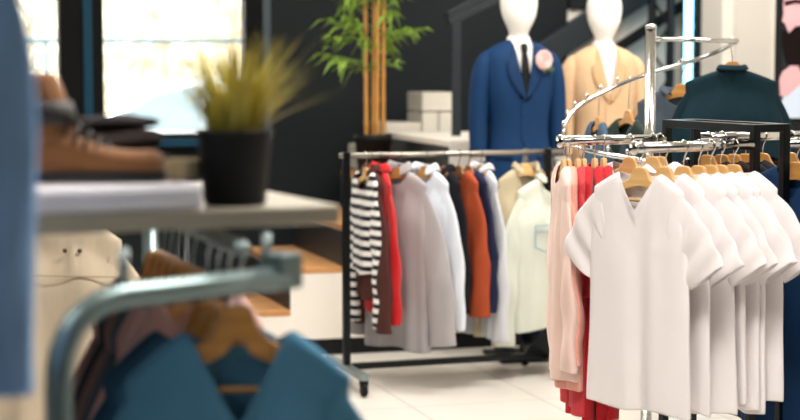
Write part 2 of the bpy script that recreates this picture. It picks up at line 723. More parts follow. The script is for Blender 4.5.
def tree(px, Y, h, r, seed, label):
    rnd = random.Random(seed)
    o = empty('tree', (P(px, 0, Y).x, Y, -.15), 0, label, 'tree')
    bm = bmesh.new()
    tube(bm, [(0, 0, 0), (.05, 0, h * .3), (-.06, .05, h * .6), (0, 0, h)], [r, r * .8, r * .6, r * .2], 10)
    for k in range(5):
        a = rnd.uniform(0, 6.28); z = h * rnd.uniform(.3, .7)
        tube(bm, [(0, 0, z), (cos(a) * .5, sin(a) * .5, z + .5), (cos(a) * 1.0, sin(a) * 1.0, z + 1.3)], [r * .4, r * .25, r * .08], 7)
    link('trunk', bm, M_BARK, o)
    bm = bmesh.new()
    for k in range(420):
        a = rnd.uniform(0, 6.28); q = 1.5 * sqrt(rnd.random()); z = h * rnd.uniform(.45, 1.1)
        c = Vector((q * cos(a), q * sin(a), z)); d = Vector((rnd.gauss(0, 1), rnd.gauss(0, 1), rnd.gauss(0, 1))).normalized() * .16
        e = d.orthogonal().normalized() * .07
        bm.faces.new([bm.verts.new(c + x) for x in (-d, e, d, -e)])
    link('foliage', bm, M_HEDGE, o, smooth=False)


tree(235, 24, 4.5, .14, 1, 'slim pale tree outside seen behind the grass plant')
tree(158, 27, 5, .12, 2, 'pale blurred tree outside above the parked car')
tree(10, 29, 4.5, .1, 3, 'pale tree outside seen through the left window pane')
bm = bmesh.new()
rnd = random.Random(8)
for k in range(2600):
    c = Vector((rnd.uniform(-6, 6), rnd.gauss(0, .5), rnd.uniform(0, 3.6))); d = Vector((rnd.gauss(0, 1), rnd.gauss(0, .5), rnd.gauss(0, 1))).normalized() * .22
    e = d.orthogonal().normalized() * .13
    bm.faces.new([bm.verts.new(c + x) for x in (-d, e, d, -e)])
o = link('hedge', bm, M_HEDGE, smooth=False, loc=(-4.2, 31, -.1), rot=(0, 0, YAW))
tag(o, 'tall pale yellow hedge far outside behind the car', 'hedge')

# ================================================================== STAIRCASE
VF = 8.76                       # flank plane
SW = 1.08                       # width of the flight
us = lambda px, v=VF: on_plane(px, v).dot(U)
u1 = us(235)
run = us(342) - us(288)
rise = .21
st = empty('staircase', SV(u1, VF, 0), YAW, 'white sided staircase with oak treads and black risers', 'staircase')
nst = 5
M_RISER = mat('black riser', '14181a', .5)
M_FLANK = mat('white flank', 'e9e2d8', .7, bump=.06)
pts = [(-.25, .09)]
pts = [(0, .09), (0, .03 + rise - .03)]
poly = [(0, .085)]
for k in range(nst):
    z = .03 + rise * (k + 1) - .03
    poly += [(run * k, z), (run * (k + 1) if k < nst - 1 else run * k + .75, z)]
poly += [(run * (nst - 1) + .75, .085)]
link('flank', prism(poly, 0, SW), M_FLANK, st, smooth=False)
for k in range(nst):
    z = .03 + rise * (k + 1)
    x1 = run * (k + 1) if k < nst - 1 else run * k + .75
    bm = boxb(((run * k + x1) / 2, SW / 2, z - .015), (x1 - run * k, SW + .004, .03))
    link('tread', bm, M_OAK if k < nst - 1 else M_FLANK, st, smooth=False, bevel=.003)
    if k:
        bm = boxb((run * k - .003, SW / 2 + .003, z - rise / 2 - .015), (.006, SW, rise - .032))
        link('riser', bm, M_RISER, st, smooth=False)
bm = boxb((run * (nst - 1) / 2 - .0 + .1, SW / 2, .0425), (run * (nst - 1) + 1.0, SW - .02, .085))
link('plinth', bm, M_BLACK, st, smooth=False)
# stone blocks on the far side, stepping up
VB = VF + SW + .25
M_BLOCK = mat('white stone block', 'd3cdc1', .8, bump=.4, bscale=(30, 30, 30), var=.06)
sb = empty('stone_wall', SV(us(384, VB), VB, 0), YAW, 'low wall of white stone blocks stepping up behind the staircase', 'wall')
ub0 = us(384, VB)
yb = on_plane(420, VB).y


def block(pa, pb, y0, y1, n=1):
    a, b = us(pa, VB) - ub0, us(pb, VB) - ub0
    zz1 = Zat(y0, yb); zz0 = Zat(y1, yb)
    link('block', boxb(((a + b) / 2, .12, (zz0 + zz1) / 2), (b - a - .006, .3, zz1 - zz0 - .006)), M_BLOCK, sb, smooth=False, bevel=.008)


block(384, 420, 122, 144); block(360, 420, 144, 170)
block(420, 456, 92, 112); block(420, 437, 112, 144); block(437, 456, 112, 144)
block(420, 456, 144, 170)
link('core', boxb(((us(456, VB) - us(384, VB)) / 2, .14, Zat(172, yb) / 2), (us(456, VB) - us(360, VB), .24, Zat(172, yb))), M_BLOCK, sb, smooth=False)

# railing at the staircase head
sr = empty('stair_railing', on_plane(456, 9.3) * 1.0, 0, 'black steel newel post and handrail of the staircase beside navy suit', 'railing')
pp = sr.location.copy(); sr.location = (pp.x, pp.y, 0)
M_IRON = mat('dark steel', '1d252a', .5, .3)
z5 = .03 + rise * 4
ztop = Zat(22, pp.y)
link('post', boxb((0, 0, (z5 + ztop) / 2), (.05, .05, ztop - z5)), M_IRON, sr, smooth=False, bevel=.004)
for (xa, ya, xb_, yb_, w) in ((446, 16, 500, -12, .05), (448, 23, 520, -12, .035)):
    a = P(xa, ya, pp.y) - sr.location; b = P(xb_, yb_, pp.y + .2) - sr.location
    link('handrail', bar(bmesh.new(), a, b, .05, w), M_IRON, sr, smooth=False, bevel=.004)
# upper flight: stringer + second rail in front of the white wall
o = empty('upper_stringer', (0, 0, 0), 0, 'broad black sloping stair stringer behind the second mannequin', 'stair stringer')
vq = VW - .12
a = on_plane(520, vq, 69); b = on_plane(700, vq, -46)
o.location = a
link('beam', bar(bmesh.new(), (0, 0, 0), b - a, .08, .165), M_IRON, o, smooth=False, bevel=.005)
a2 = on_plane(596, vq, 62); b2 = on_plane(700, vq, -6)
link('lower_rail', bar(bmesh.new(), a2 - a, b2 - a, .05, .06), M_BLACK, o, smooth=False, bevel=.004)
for px in (560, 606, 652):
    pa = on_plane(px, vq); t = (px - 520) / 180
    z1 = a.z + (b.z - a.z) * t
    if False: pass
# pale band of wall above the stringer keeps dark above: a dark upper bulkhead
bm = bmesh.new()
wb(bm, UD, uw(612), Zat(9, on_plane(575, VW).y), CH, VW - .04, VW)
o = link('trim_4', bm, M_DARKWALL, smooth=False); o['kind'] = 'structure'

# ================================================================== RIGHT: column, screen, truss, LED tube
M_COLUMN = mat('pale grey column', 'c6c1ba', .6, bump=.05)
vc = 9.55
bm = bmesh.new()
wb(bm, uw(733) * vc / VW, on_plane(775, vc).dot(U) + .25, 0, CH, vc, vc + .3)
o = link('wall_column', bm, M_COLUMN, smooth=False); o['kind'] = 'structure'
bm = bmesh.new()
wb(bm, on_plane(722, vc).dot(U), on_plane(733, vc).dot(U), 0, CH, vc + .03, vc + .3)
o = link('trim_5', bm, M_LIGHTWALL, smooth=False); o['kind'] = 'structure'

ys = 9.35
sx0, sx1 = 776, 866
sc_o = empty('display_screen', P((sx0 + sx1) / 2, 122, ys), R(8), 'wall display showing a bearded man in a white shirt', 'screen')
pxm = ys / 1800 * 1.002
ctr = (sx0 + sx1) / 2
qx = lambda px: (px - ctr) * pxm
qz = lambda py: (122 - py) * pxm
link('frame', boxb((0, .04, qz(45)), ((sx1 - sx0) * pxm, .05, 154 * pxm)), M_BLACK, sc_o, smooth=False, bevel=.004)
link('picture', boxb((qx(822), .012, qz(45)), (86 * pxm, .006, 148 * pxm)), mat('screen dark', '10151a', .25), sc_o, smooth=False)
# dark stand under it
link('stand', boxb((0, .06, -.55), ((sx1 - sx0) * pxm, .12, 1.1)), M_BLACK, sc_o, smooth=False)


def disc(name, cx, cy_, rx, ry, y, m, rot=0, pts=None):
    if pts is None:
        pts = []
        for k in range(26):
            a = 2 * pi * k / 26
            x, z = rx * cos(a), ry * sin(a)
            pts.append((qx(cx) + (x * cos(rot) - z * sin(rot)) * pxm, qz(cy_) + (x * sin(rot) + z * cos(rot)) * pxm))
    else:
        pts = [(qx(x), qz(y_)) for x, y_ in pts]
    link(name, prism(pts, y, y + .004), m, sc_o, smooth=False)


M_SKIN = mat('printed skin', 'c79ba0', .6)
M_BEARD = mat('printed beard', '140b0a', .9, spec=.1)
M_CUFF = mat('printed white cotton', 'b9c6d8', .6)
disc('face', 806, 6, 26, 42, .006, M_SKIN)
disc('beard', 0, 0, 0, 0, .002, M_BEARD, pts=[(780, 30), (786, 34), (793, 27), (800, 26), (812, 28), (826, 18), (833, 4), (836, 30), (830, 58), (815, 78), (796, 76), (784, 62), (780, 46)])
disc('eyebrow', 0, 0, 0, 0, .001, M_BEARD, pts=[(781, 3), (793, 0), (800, 2), (800, 5), (792, 4), (782, 7)])
disc('nose', 0, 0, 0, 0, .004, M_SKIN, pts=[(783, 6), (779, 22), (783, 25), (790, 23), (790, 6)])
disc('sleeve', 0, 0, 0, 0, .000, M_CUFF, pts=[(778, 108), (782, 96), (796, 84), (815, 82), (850, 100), (862, 118), (778, 118)])
disc('hand', 0, 0, 0, 0, -.002, M_SKIN, pts=[(777, 80), (780, 72), (788, 66), (796, 66), (800, 74), (799, 84), (792, 90), (785, 96), (778, 96)])

# truss of black steel behind the spiral rack
tv = 10.15
tr_o = empty('lattice_truss', on_plane(692, tv) * 1.0, YAW, 'black steel lattice truss behind the light tube', 'truss')
q = tr_o.location.copy(); tr_o.location = (q.x, q.y, 0)
ut0 = q.dot(U)
uu = lambda px: on_plane(px, tv).dot(U) - ut0
chx = [uu(668), uu(696), uu(713)]
for x, y in ((chx[0], 0), (chx[1], .0), (chx[2], .02), (chx[1] + .02, .22), (chx[0] - .02, .22)):
    link('chord', tubeb([(x, y, 0), (x, y, CH)], .026, 10), M_BLACK, tr_o)
bm = bmesh.new()
for (xa, ya, xb_, yb_) in ((chx[0], 0, chx[0] - .02, .22), (chx[1], 0, chx[2], .02), (chx[1] + .02, .22, chx[2], .02)):
    bm = bmesh.new()
    zz = .1
    while zz < CH - .35:
        tube(bm, [(xa, ya, zz), (xb_, yb_, zz + .16)], .009, 6)
        tube(bm, [(xb_, yb_, zz + .16), (xa, ya, zz + .32)], .009, 6)
        zz += .32
    link('lattice', bm, M_BLACK, tr_o)
q = on_plane(686, tv - .1)
lt = empty('light_tube', (q.x, q.y, 0), 0, 'tall glowing pale blue light tube in front of the truss', 'light')
M_LED = mat('led glow', 'bff4ff', .4, emit=5, emitcol='7fdcff')
link('diffuser', tubeb([(0, 0, .35), (0, 0, 2.75)], .026, 14), M_LED, lt)
for a_, b_ in ((.0, .35), (2.75, CH)):
    link('end_cap', tubeb([(0, 0, a_), (0, 0, b_)], .032, 14), M_BLACK, lt)

# ================================================================== BAMBOO
bq = P(373, 160, 9.95)
zt4 = .03 + rise * 4
bb = empty('potted_bamboo', (bq.x, bq.y, zt4), 0, 'tall bamboo plant in a black pot on the staircase', 'plant')
link('pot', lathe([(.07, 0), (.085, .02), (.1, Zat(136, bq.y) - zt4 - .03), (.108, Zat(136, bq.y) - zt4 - .03), (.108, Zat(134, bq.y) - zt4), (.095, Zat(134, bq.y) - zt4), (.092, .14)], 28), M_BLACK, bb)
M_CANE = mat('bamboo cane', 'b5813a', .5, bump=.1, var=.15)
M_LEAF = mat('bamboo leaf', '77982f', .5, var=.5, vscale=14)
rnd = random.Random(12)
canes = [((-.035, 0), (-.045, 0), 363), ((.0, .03), (.01, .03), 371), ((.02, -.02), (.03, -.02), 377), ((.055, .01), (.06, .01), 384)]
br_bm = bmesh.new(); lf = bmesh.new()


def leaf(c, d, ln, wd):
    d = d.normalized()
    sd = d.cross(Vector((rnd.gauss(0, .5), rnd.gauss(0, .5), 1))).normalized()
    p0 = c; p1 = c + d * ln * .45 + Vector((0, 0, .01)); p2 = c + d * ln + Vector((0, 0, -.25 * ln))
    a, b1, b2, m1, e = lf.verts.new(p0), lf.verts.new(p1 + sd * wd), lf.verts.new(p1 - sd * wd), lf.verts.new(p1 - Vector((0, 0, .006))), lf.verts.new(p2)
    lf.faces.new((a, b1, m1)); lf.faces.new((a, m1, b2)); lf.faces.new((b1, e, m1)); lf.faces.new((m1, e, b2))


for (x0, y0), (x1, y1), _ in canes:
    pts, rs = [], []
    H = rnd.uniform(1.15, 1.4)
    z = .15
    while z < H:
        t = z / H
        x, y = x0 + (x1 - x0) * t, y0 + (y1 - y0) * t
        for dz, k in ((0, 1.25), (.012, 1), (.11, 1)):
            pts.append((x, y, z + dz)); rs.append((.0125 - .003 * t) * k)
        z += .13
    link('cane', tubeb(pts, rs, 10), M_CANE, bb)
    for k in range(16):
        z = rnd.uniform(.52, H)
        a = rnd.uniform(0, 6.28); ln = rnd.uniform(.1, .36)
        b0 = Vector((x0, y0, z)); b1 = b0 + Vector((cos(a) * ln, sin(a) * ln * .7, rnd.uniform(.02, .14)))
        tube(br_bm, [b0, (b0 + b1) / 2 + Vector((0, 0, .02)), b1], .0025, 5)
        for j in range(9):
            t = rnd.uniform(.35, 1.05); c = b0.lerp(b1, t)
            d = Vector((cos(a) + rnd.gauss(0, .8), sin(a) + rnd.gauss(0, .8), rnd.gauss(-.1, .45)))
            leaf(c, d, rnd.uniform(.06, .14), rnd.uniform(.006, .012))
link('branch', br_bm, M_LEAF, bb)
link('foliage', lf, M_LEAF, bb, smooth=False)

# ================================================================== MANNEQUINS


def skin_body(parent):
    bm = bmesh.new()
    lay = bm.verts.layers.skin.verify()

    def v(co, rx, ry=None, root=False):
        x = bm.verts.new(co)
        x[lay].radius = (rx, ry or rx)
        x[lay].use_root = root
        return x

    def chain(a, items):
        for it in items:
            b = v(*it)
            bm.edges.new((a, b))
            a = b
        return a
    pel = v((0, 0, .97), .135, .1, True)
    waist = chain(pel, [((0, 0, 1.13), .12, .09)])
    chest = chain(waist, [((0, 0, 1.33), .15, .1), ((0, 0, 1.46), .12, .08)])
    chain(chest, [((0, .005, 1.535), .062, .058), ((0, 0, 1.585), .052, .054), ((0, -.005, 1.625), .062, .07), ((0, -.01, 1.675), .1, .1), ((0, -.005, 1.745), .118, .115), ((0, 0, 1.81), .112, .108), ((0, 0, 1.865), .065, .07)])
    for s in (-1, 1):
        w = chain(chest, [((s * .16, 0, 1.47), .06), ((s * .215, .005, 1.38), .048), ((s * .238, .01, 1.2), .036), ((s * .242, -.016, 1.0), .026, .03), ((s * .245, -.025, .945), .018, .036)])
        for k, (dy, ln) in enumerate(((-.032, .075), (-.011, .085), (.01, .08), (.029, .062))):
            chain(w, [((s * .246, -.025 + dy, .905), .0085), ((s * .242, -.029 + dy, .905 - ln * .5), .008), ((s * .233, -.031 + dy, .905 - ln), .0065)])
        chain(w, [((s * .24, -.07, .925), .0095), ((s * .232, -.083, .885), .008)])
        chain(pel, [((s * .085, 0, .86), .085), ((s * .09, -.005, .5), .055), ((s * .09, .01, .12), .036), ((s * .095, -.03, .05), .036), ((s * .1, -.13, .04), .034, .026)])
    o = link('figure', bm, M_PLASTICWHITE, parent)
    md = o.modifiers.new('skin', 'SKIN'); md.use_smooth_shade = True
    md = o.modifiers.new('sub', 'SUBSURF'); md.levels = 2; md.render_levels = 2
    return o


JT = [  # z, half width, half depth
    (1.575, .062, .06), (1.565, .085, .072), (1.545, .14, .085), (1.52, .185, .095), (1.49, .205, .105), (1.42, .21, .118), (1.32, .198, .124), (1.2, .176, .116), (1.12, .172, .11), (1.0, .192, .12), (.9, .208, .125), (.8, .214, .128)]


def prof(z, k):
    t = [(a[0], a[k]) for a in JT[::-1]]
    if z <= t[0][0]: return t[0][1]
    for (a, x), (b, y) in zip(t, t[1:]):
        if z <= b: return x + (y - x) * (z - a) / (b - a)
    return t[-1][1]


def opening(z):
    if z > 1.30: return .062 * ((z - 1.30) / .27) ** .85
    if z < 1.08: return .05 * ((1.08 - z) / .28) ** 1.6
    return -.02


def front_y(x, z, off=0):
    hw, hd = prof(z, 1), prof(z, 2)
    q = min(.98, abs(x) / hw)
    return -(hd) * (1 - q ** 2.4) ** (1 / 2.4) - off


def mannequin(loc, rz, sc, label, suit, lap, shirtc, tie, flower, tr, btn, wx=.86):
    o = empty('mannequin', loc, rz, label, 'mannequin')
    o.scale = (sc * wx, sc, sc)
    skin_body(o)
    zs_ = [1.575, 1.565, 1.555, 1.545, 1.53, 1.515, 1.5, 1.48, 1.45, 1.41, 1.37, 1.33, 1.3, 1.26, 1.2, 1.14, 1.08, 1.03, .98, .92, .86, .8]
    rings = []
    for z in zs_:
        hw, hd = prof(z, 1), prof(z, 2)
        g = opening(z)
        a0 = math.asin(max(-.9, min(.95, g / hw)))
        ring = []
        n = 44
        for k in range(n + 1):
            a = a0 + (2 * pi - 2 * a0) * k / n
            cx, cyy = sin(a), cos(a)
            e = 2 / 2.4
            x = hw * math.copysign(abs(cx) ** e, cx)
            y = -hd * math.copysign(abs(cyy) ** e, cyy)
            if k < 3: y -= .003
            wr_ = .004 * sin(9 * z + 3 * a) * sm((1.4 - z) / .4)
            ring.append(Vector((x * (1 + wr_), y * (1 + wr_ * 2), z)))
        rings.append(ring)
    link('jacket', loft(rings, close=False, caps=False), suit, o, sub=1, solid=.004)
    for s in (-1, 1):
        pts = [(s * .15, 0, 1.505), (s * .19, 0, 1.48), (s * .213, .005, 1.42), (s * .228, .008, 1.33), (s * .238, .01, 1.2), (s * .24, -.002, 1.1), (s * .242, -.015, .99)]
        link('sleeve', tubeb(pts, [.028, .052, .062, .062, .057, .052, .048], 20, caps=False), suit, o, sub=1, solid=.003)
        pts = [(s * .2415, -.013, 1.0), (s * .2425, -.017, .972)]
        link('cuff', tubeb(pts, .04, 16, caps=False), shirtc, o, solid=.002)
        # lapel
        bm = bmesh.new()
        g = []
        for i in range(13):
            t = i / 12
            z = 1.572 - t * (1.572 - 1.295)
            x0 = max(opening(z), 0) * 1.0
            wl = .075 * sin(pi * min(1, .12 + t * .62) ) * (1 - t ** 4) + .002
            if t < .3: wl *= .55
            row = []
            for j in range(5):
                x = x0 + wl * j / 4
                row.append(bm.verts.new((s * x, front_y(x, z - .0, .009), z - .02 * j / 4)))
            g.append(row)
        for i in range(12):
            for j in range(4):
                bm.faces.new((g[i][j], g[i][j + 1], g[i + 1][j + 1], g[i + 1][j]))
        link('lapel', bm, lap, o, solid=.005)
        # pocket flap
        zc = 1.02
        bm = bmesh.new(); g = []
        for i in range(3):
            row = []
            for j in range(7):
                x = .075 + .1 * j / 6
                row.append(bm.verts.new((s * x, front_y(x, zc, .006), zc - .02 * i)))
            g.append(row)
        for i in range(2):
            for j in range(6):
                bm.faces.new((g[i][j], g[i][j + 1], g[i + 1][j + 1], g[i + 1][j]))
        link('pocket_flap', bm, lap, o, solid=.004)
        # trouser leg
        rings = []
        for z, cx, rx, ry in ((.98, .07, .1, .11), (.86, .082, .095, .11), (.7, .09, .085, .095), (.5, .092, .075, .085), (.3, .094, .065, .078), (.08, .096, .06, .075), (.06, .096, .06, .075)):
            rings.append([Vector((s * cx + rx * cos(2 * pi * k / 20), ry * sin(2 * pi * k / 20), z)) for k in range(20)])
        link('trouser_leg', loft(rings, caps=False), tr, o, sub=1, solid=.003)
        bm = loft([[Vector((s * .1 + w * cos(2 * pi * k / 18), -.05 + d_ * sin(2 * pi * k / 18) - .02, z)) for k in range(18)] for z, w, d_ in ((0, .042, .13), (.025, .046, .135), (.05, .042, .125), (.08, .035, .085), (.1, .03, .06))])
        link('shoe', bm, M_BLACK, o, sub=1)
    # shirt front
    bm = bmesh.new(); g = []
    for i in range(12):
        z = 1.565 - .3 * i / 11
        row = []
        for j in range(13):
            x = -.08 + .16 * j / 12
            row.append(bm.verts.new((x, front_y(x, z, -.012), z)))
        g.append(row)
    for i in range(11):
        for j in range(12):
            bm.faces.new((g[i][j], g[i][j + 1], g[i + 1][j + 1], g[i + 1][j]))
    link('shirt_front', bm, shirtc, o, solid=.002)
    # shirt collar
    rings = []
    for dr, dz in ((0, 0), (-.004, .042), (.002, .046), (.014, -.004)):
        ring = []
        for k in range(29):
            a = R(14 + 332 * k / 28)
            f = max(0, cos(a)) ** 2
            ring.append(Vector(((.06 + dr) * sin(a), -(.062 + dr) * cos(a) - .012 * f, 1.552 + dz - .022 * f)))
        rings.append(ring)
    link('shirt_collar', loft(rings, close=False, caps=False), shirtc, o, sub=1, solid=.002)
    if tie:
        bm = bmesh.new(); g = []
        for i in range(12):
            t = i / 11
            z = 1.555 - .27 * t
            w = .018 if i == 0 else (.014 if i == 2 else .013 + .022 * t)
            if i == 1: w = .02
            row = [bm.verts.new((x, front_y(abs(x), z, .004 + (.008 if i < 2 else 0)) - (.003 if abs(x) < .001 else 0), z)) for x in (-w, -w / 2, 0, w / 2, w)]
            g.append(row)
        for i in range(11):
            for j in range(4):
                bm.faces.new((g[i][j], g[i][j + 1], g[i + 1][j + 1], g[i + 1][j]))
        t_o = link('necktie', bm, tie, o, solid=.006)
    if flower:
        fx, fz = .105, 1.475
        fy = front_y(fx, fz, .03)
        bm = bmesh.new()
        rr = random.Random(4)
        for ring_, (n, rad, zoff, tilt) in enumerate(((9, .042, .0, .35), (8, .034, -.012, .6), (6, .022, -.02, .9), (4, .01, -.024, 1.2))):
            for k in range(n):
                a = 2 * pi * k / n + ring_ * .4
                c = Vector((fx + rad * .6 * cos(a), fy + zoff, fz + rad * .6 * sin(a)))
                d = Vector((cos(a) * cos(tilt), -sin(tilt), sin(a) * cos(tilt)))
                sd = Vector((-sin(a), 0, cos(a)))
                w = rad * .55
                vs = [c - d * rad * .4, c + sd * w - d * .1 * rad, c + sd * w * .8 + d * rad * .5, c + d * rad * .65, c - sd * w * .8 + d * rad * .5, c - sd * w - d * .1 * rad]
                bm.faces.new([bm.verts.new(x) for x in vs])
        fo = link('boutonniere', bm, mat('pale pink petals', 'efc9c4', .7), o, smooth=False, solid=.004)
        tag(fo, 'pale pink cloth flower')
        bm = bmesh.new()
        for k, (dx, dz) in enumerate(((.03, -.045), (.045, -.035), (.05, -.05), (.02, -.055))):
            c = Vector((fx + dx, front_y(fx + dx, fz + dz, .02), fz + dz)); d = Vector((.7, -.1, -.3 + .2 * k)).normalized() * .028; e = Vector((.3, 0, .7)).normalized() * .01
            bm.faces.new([bm.verts.new(c + x) for x in (-d, e, d, -e)])
        link('leaf', bm, mat('boutonniere leaf', '3d5a36', .6), o, smooth=False, solid=.002)
        x0 = .128; z0 = 1.428
        bm = prism([(x0 - .03, z0 - .01), (x0 - .026, z0 + .014), (x0 - .01, z0 + .006), (x0 + .005, z0 + .022), (x0 + .022, z0 + .004), (x0 + .03, z0 - .006)], 0, .006)
        link('pocket_square', bm, shirtc, o, smooth=False, loc=(0, front_y(x0, z0, .014), 0))
    link('button', lathe([(.002, -.002), (.009, -.002), (.009, .002), (.002, .003)], 12), btn, o, loc=(.012, front_y(0, 1.285, .008), 1.285), rot=(pi / 2, 0, 0))
    link('base_plate', boxb((0, 0, -.01), (.3, .34, .02)), M_BLACK, o, smooth=False, bevel=.004)
    return o


M_NAVY = mat('navy suit wool', '0b2f55', .75, bump=.3, bscale=(40, 40, 40), var=.06, vscale=6, spec=.2)
M_NAVYL = mat('navy lapel wool', '0a2b4e', .7, bump=.3, bscale=(40, 40, 40), spec=.2)
M_BEIGE = mat('beige suit wool', 'cba882', .85, bump=.3, bscale=(40, 40, 40), var=.05, sheen=.15)
M_BEIGEL = mat('beige lapel wool', 'c09a72', .85, bump=.3, bscale=(40, 40, 40), sheen=.15)
M_SHIRTW = fabric('e9e3dd')
M_TIE = mat('black silk', '05070a', .65, spec=.2)
mannequin((P(518, 100, 8.98).x, 8.98, .021), R(14), 1.0, 'white faceless mannequin in a navy suit with black tie and pink flower', M_NAVY, M_NAVYL, M_SHIRTW, M_TIE, True, fabric('121a2c'), M_BLACK)
mannequin((P(603, 100, 9.27).x, 9.27, .021), R(10), .985, 'white faceless mannequin in a beige suit beside the navy suited one', M_BEIGE, M_BEIGEL, fabric('dcd8d8'), None, False, fabric('cdb08e'), mat('horn button', '8a6a48', .5), .86)

# ================================================================== FAR BLACK RACK
RA = Vector((P(346, 156, 8.17).x, 8.17, 1.064))
RB = Vector((P(552, 152, 8.46).x, 8.50, 1.064))
ru = (RB - RA); ru.z = 0; ru.normalize()
rv = Vector((-ru.y, ru.x, 0))
br_o = empty('clothes_rack', (RA.x, RA.y, 0), atan2(ru.y, ru.x), 'low black clothes rack on castors hung with mixed coats and shirts', 'clothes rack')
RL = (RB - RA).length
zb = .095
link('rail', tubeb([(-.03, 0, 1.064), (RL + .06, 0, 1.064)], .0125, 14), mat('rail steel', 'a8a39a', .3, .9), br_o)
for x in (0, RL - .02):
    link('post', boxb((x, 0, (zb + 1.08) / 2), (.032, .032, 1.08 - zb)), M_BLACKMETAL, br_o, smooth=False, bevel=.003)
    f = link('foot', boxb((x, 0, zb - .005), (.04, .56, .03)), M_BLACKMETAL if x else M_SATIN, br_o, smooth=False, bevel=.004)
    for y in (-.26, .26):
        bm = lathe([(.004, -.012), (.028, -.012), (.032, -.008), (.032, .008), (.028, .012), (.004, .012)], 18)
        bmesh.ops.rotate(bm, verts=bm.verts[:], cent=(0, 0, 0), matrix=Matrix.Rotation(pi / 2, 3, 'Y'))
        box(bm, (0, 0, .045), (.035, .03, .05))
        c = link('castor', bm, M_BLACK, br_o, loc=(x, y, .034))
link('base_bar', boxb((RL / 2, 0, zb), (RL - .05, .03, .03)), M_BLACKMETAL, br_o, smooth=False, bevel=.003)
link('corner_plate', prism([(RL - .15, zb - .012), (RL, zb - .012), (RL, zb + .1), (RL - .03, zb + .1), (RL - .11, zb + .05)], -.012, .012), M_BLACKMETAL, br_o, smooth=False)
rp = lambda px: on_line(RA, RB, px)
GR = 'garments on the low black rack'
HG = 'hangers on the low black rack'
M_WIRE = mat('dark wire', '4a4d50', .35, .8)

hung('striped_top', 'knit top', rp(366), 66, stripes('navy white stripes', 'e9e6e2', '0c1220', .046, .48), 'black and white striped knit top with long sleeves at the rack end', 'pale wooden hanger in the neck of the striped knit top', seed=1,
     smat=stripes('sleeve stripes', 'e9e6e2', '0c1220', .044, .48, .01), s=.145, cw=.15, hw=.155, L=.54, nw=.075, nf=.09, sleeve='long', sl=.6, a0=74, a1=90, r0=.065, r1=.04, D=.03, st=.026)
hung('jacket', 'jacket', rp(371), 70, fabric('4a2a26'), 'dark brown jacket between the striped top and the red jacket', seed=2, wire=M_WIRE, hm=M_HANGER_D, s=.15, cw=.16, hw=.16, L=.66, sleeve='long', sl=.6, a0=70, a1=88, collar=.035)
hung('jacket', 'jacket', rp(379), 68, fabric('b8191d', .7), 'bright red jacket hanging left of the grey coat', seed=3, wire=M_WIRE, hm=M_HANGER_D, s=.165, cw=.18, hw=.175, L=.72, sleeve='long', sl=.56, a0=74, a1=88, collar=.04, D=.04)
hung('coat', 'coat', rp(399), 46, fabric('9f9b9d', .85), 'long light grey coat in the middle of the low rack', seed=4, wire=M_WIRE, hm=M_HANGER_M, s=.2, cw=.22, hw=.225, L=.89, sleeve='long', sl=.66, a0=66, a1=84, r0=.095, r1=.07, st=.05, collar=.045, D=.06, fold=.018, nw=.06)
hung('shirt', 'shirt', rp(425), 52, fabric('d8dee8'), 'pale blue white shirt right of the grey coat', seed=5, wire=M_WIRE, hm=M_HANGER_M, s=.19, cw=.2, hw=.2, L=.72, sleeve='long', sl=.6, a0=70, a1=88, collar=.035, D=.045)
hung('jacket', 'jacket', rp(443), 62, fabric('14151a'), 'black jacket left of the rust orange shirt', seed=6, wire=M_WIRE, hm=M_HANGER_D, s=.18, cw=.19, hw=.19, L=.63, sleeve='long', sl=.52, a0=76, a1=89, collar=.03)
hung('shirt', 'shirt', rp(459), 60, fabric('a2482a'), 'rust orange shirt with cuffed long sleeve', seed=7, wire=M_WIRE, hm=M_HANGER_D, s=.19, cw=.2, hw=.2, L=.66, sleeve='long', sl=.54, a0=76, a1=90, r1=.06, st=.04, D=.04)
hung('jacket', 'jacket', rp(469), 62, fabric('1d2440'), 'dark navy jacket right of the rust orange shirt', seed=8, wire=M_WIRE, hm=M_HANGER_D, s=.19, cw=.2, hw=.2, L=.64, sleeve='long', sl=.52, a0=76, a1=89)
hung('shirt', 'shirt', rp(481), 64, fabric('c9cbd2'), 'light grey shirt between the navy jacket and the khaki jacket', seed=9, wire=M_WIRE, hm=M_HANGER_M, s=.18, cw=.19, hw=.19, L=.85, sleeve='long', sl=.66, a0=76, a1=89, collar=.03)
hung('coat', 'coat', rp(526), -32, fabric('b0a488'), 'khaki coat second from the right end of the low rack', seed=10, hm=M_HANGER, s=.17, cw=.18, hw=.18, L=.83, sleeve='long', sl=.66, a0=70, a1=86, r0=.09, r1=.065, D=.05, nw=.06, nf=.1, collar=.03)
sh = hung('shirt', 'shirt', rp(549), -34, fabric('c8ccc0'), 'cream shirt with a blue edged chest pocket at the rack end', seed=11, hm=M_HANGER, s=.2, cw=.22, hw=.22, L=.84, z0=-.12, hd=.09, sleeve='long', sl=.66, a0=68, a1=86, r0=.09, r1=.062, D=.055, nw=.06, collar=.03)
pk = bmesh.new()
for a, b in (((-.06, 0), (.06, 0)), ((-.06, 0), (-.06, -.1)), ((.06, 0), (.06, -.1)), ((-.06, -.1), (0, -.125)), ((.06, -.1), (0, -.125)), ((-.06, -.03), (.06, -.03))):
    bar(pk, (a[0], 0, a[1]), (b[0], 0, b[1]), .004, .004)
tag(link('pocket', pk, mat('blue edging', '7fa3b8', .8), sh, smooth=False, loc=(-.07, -.066, -.34)), 'chest pocket edged in blue')

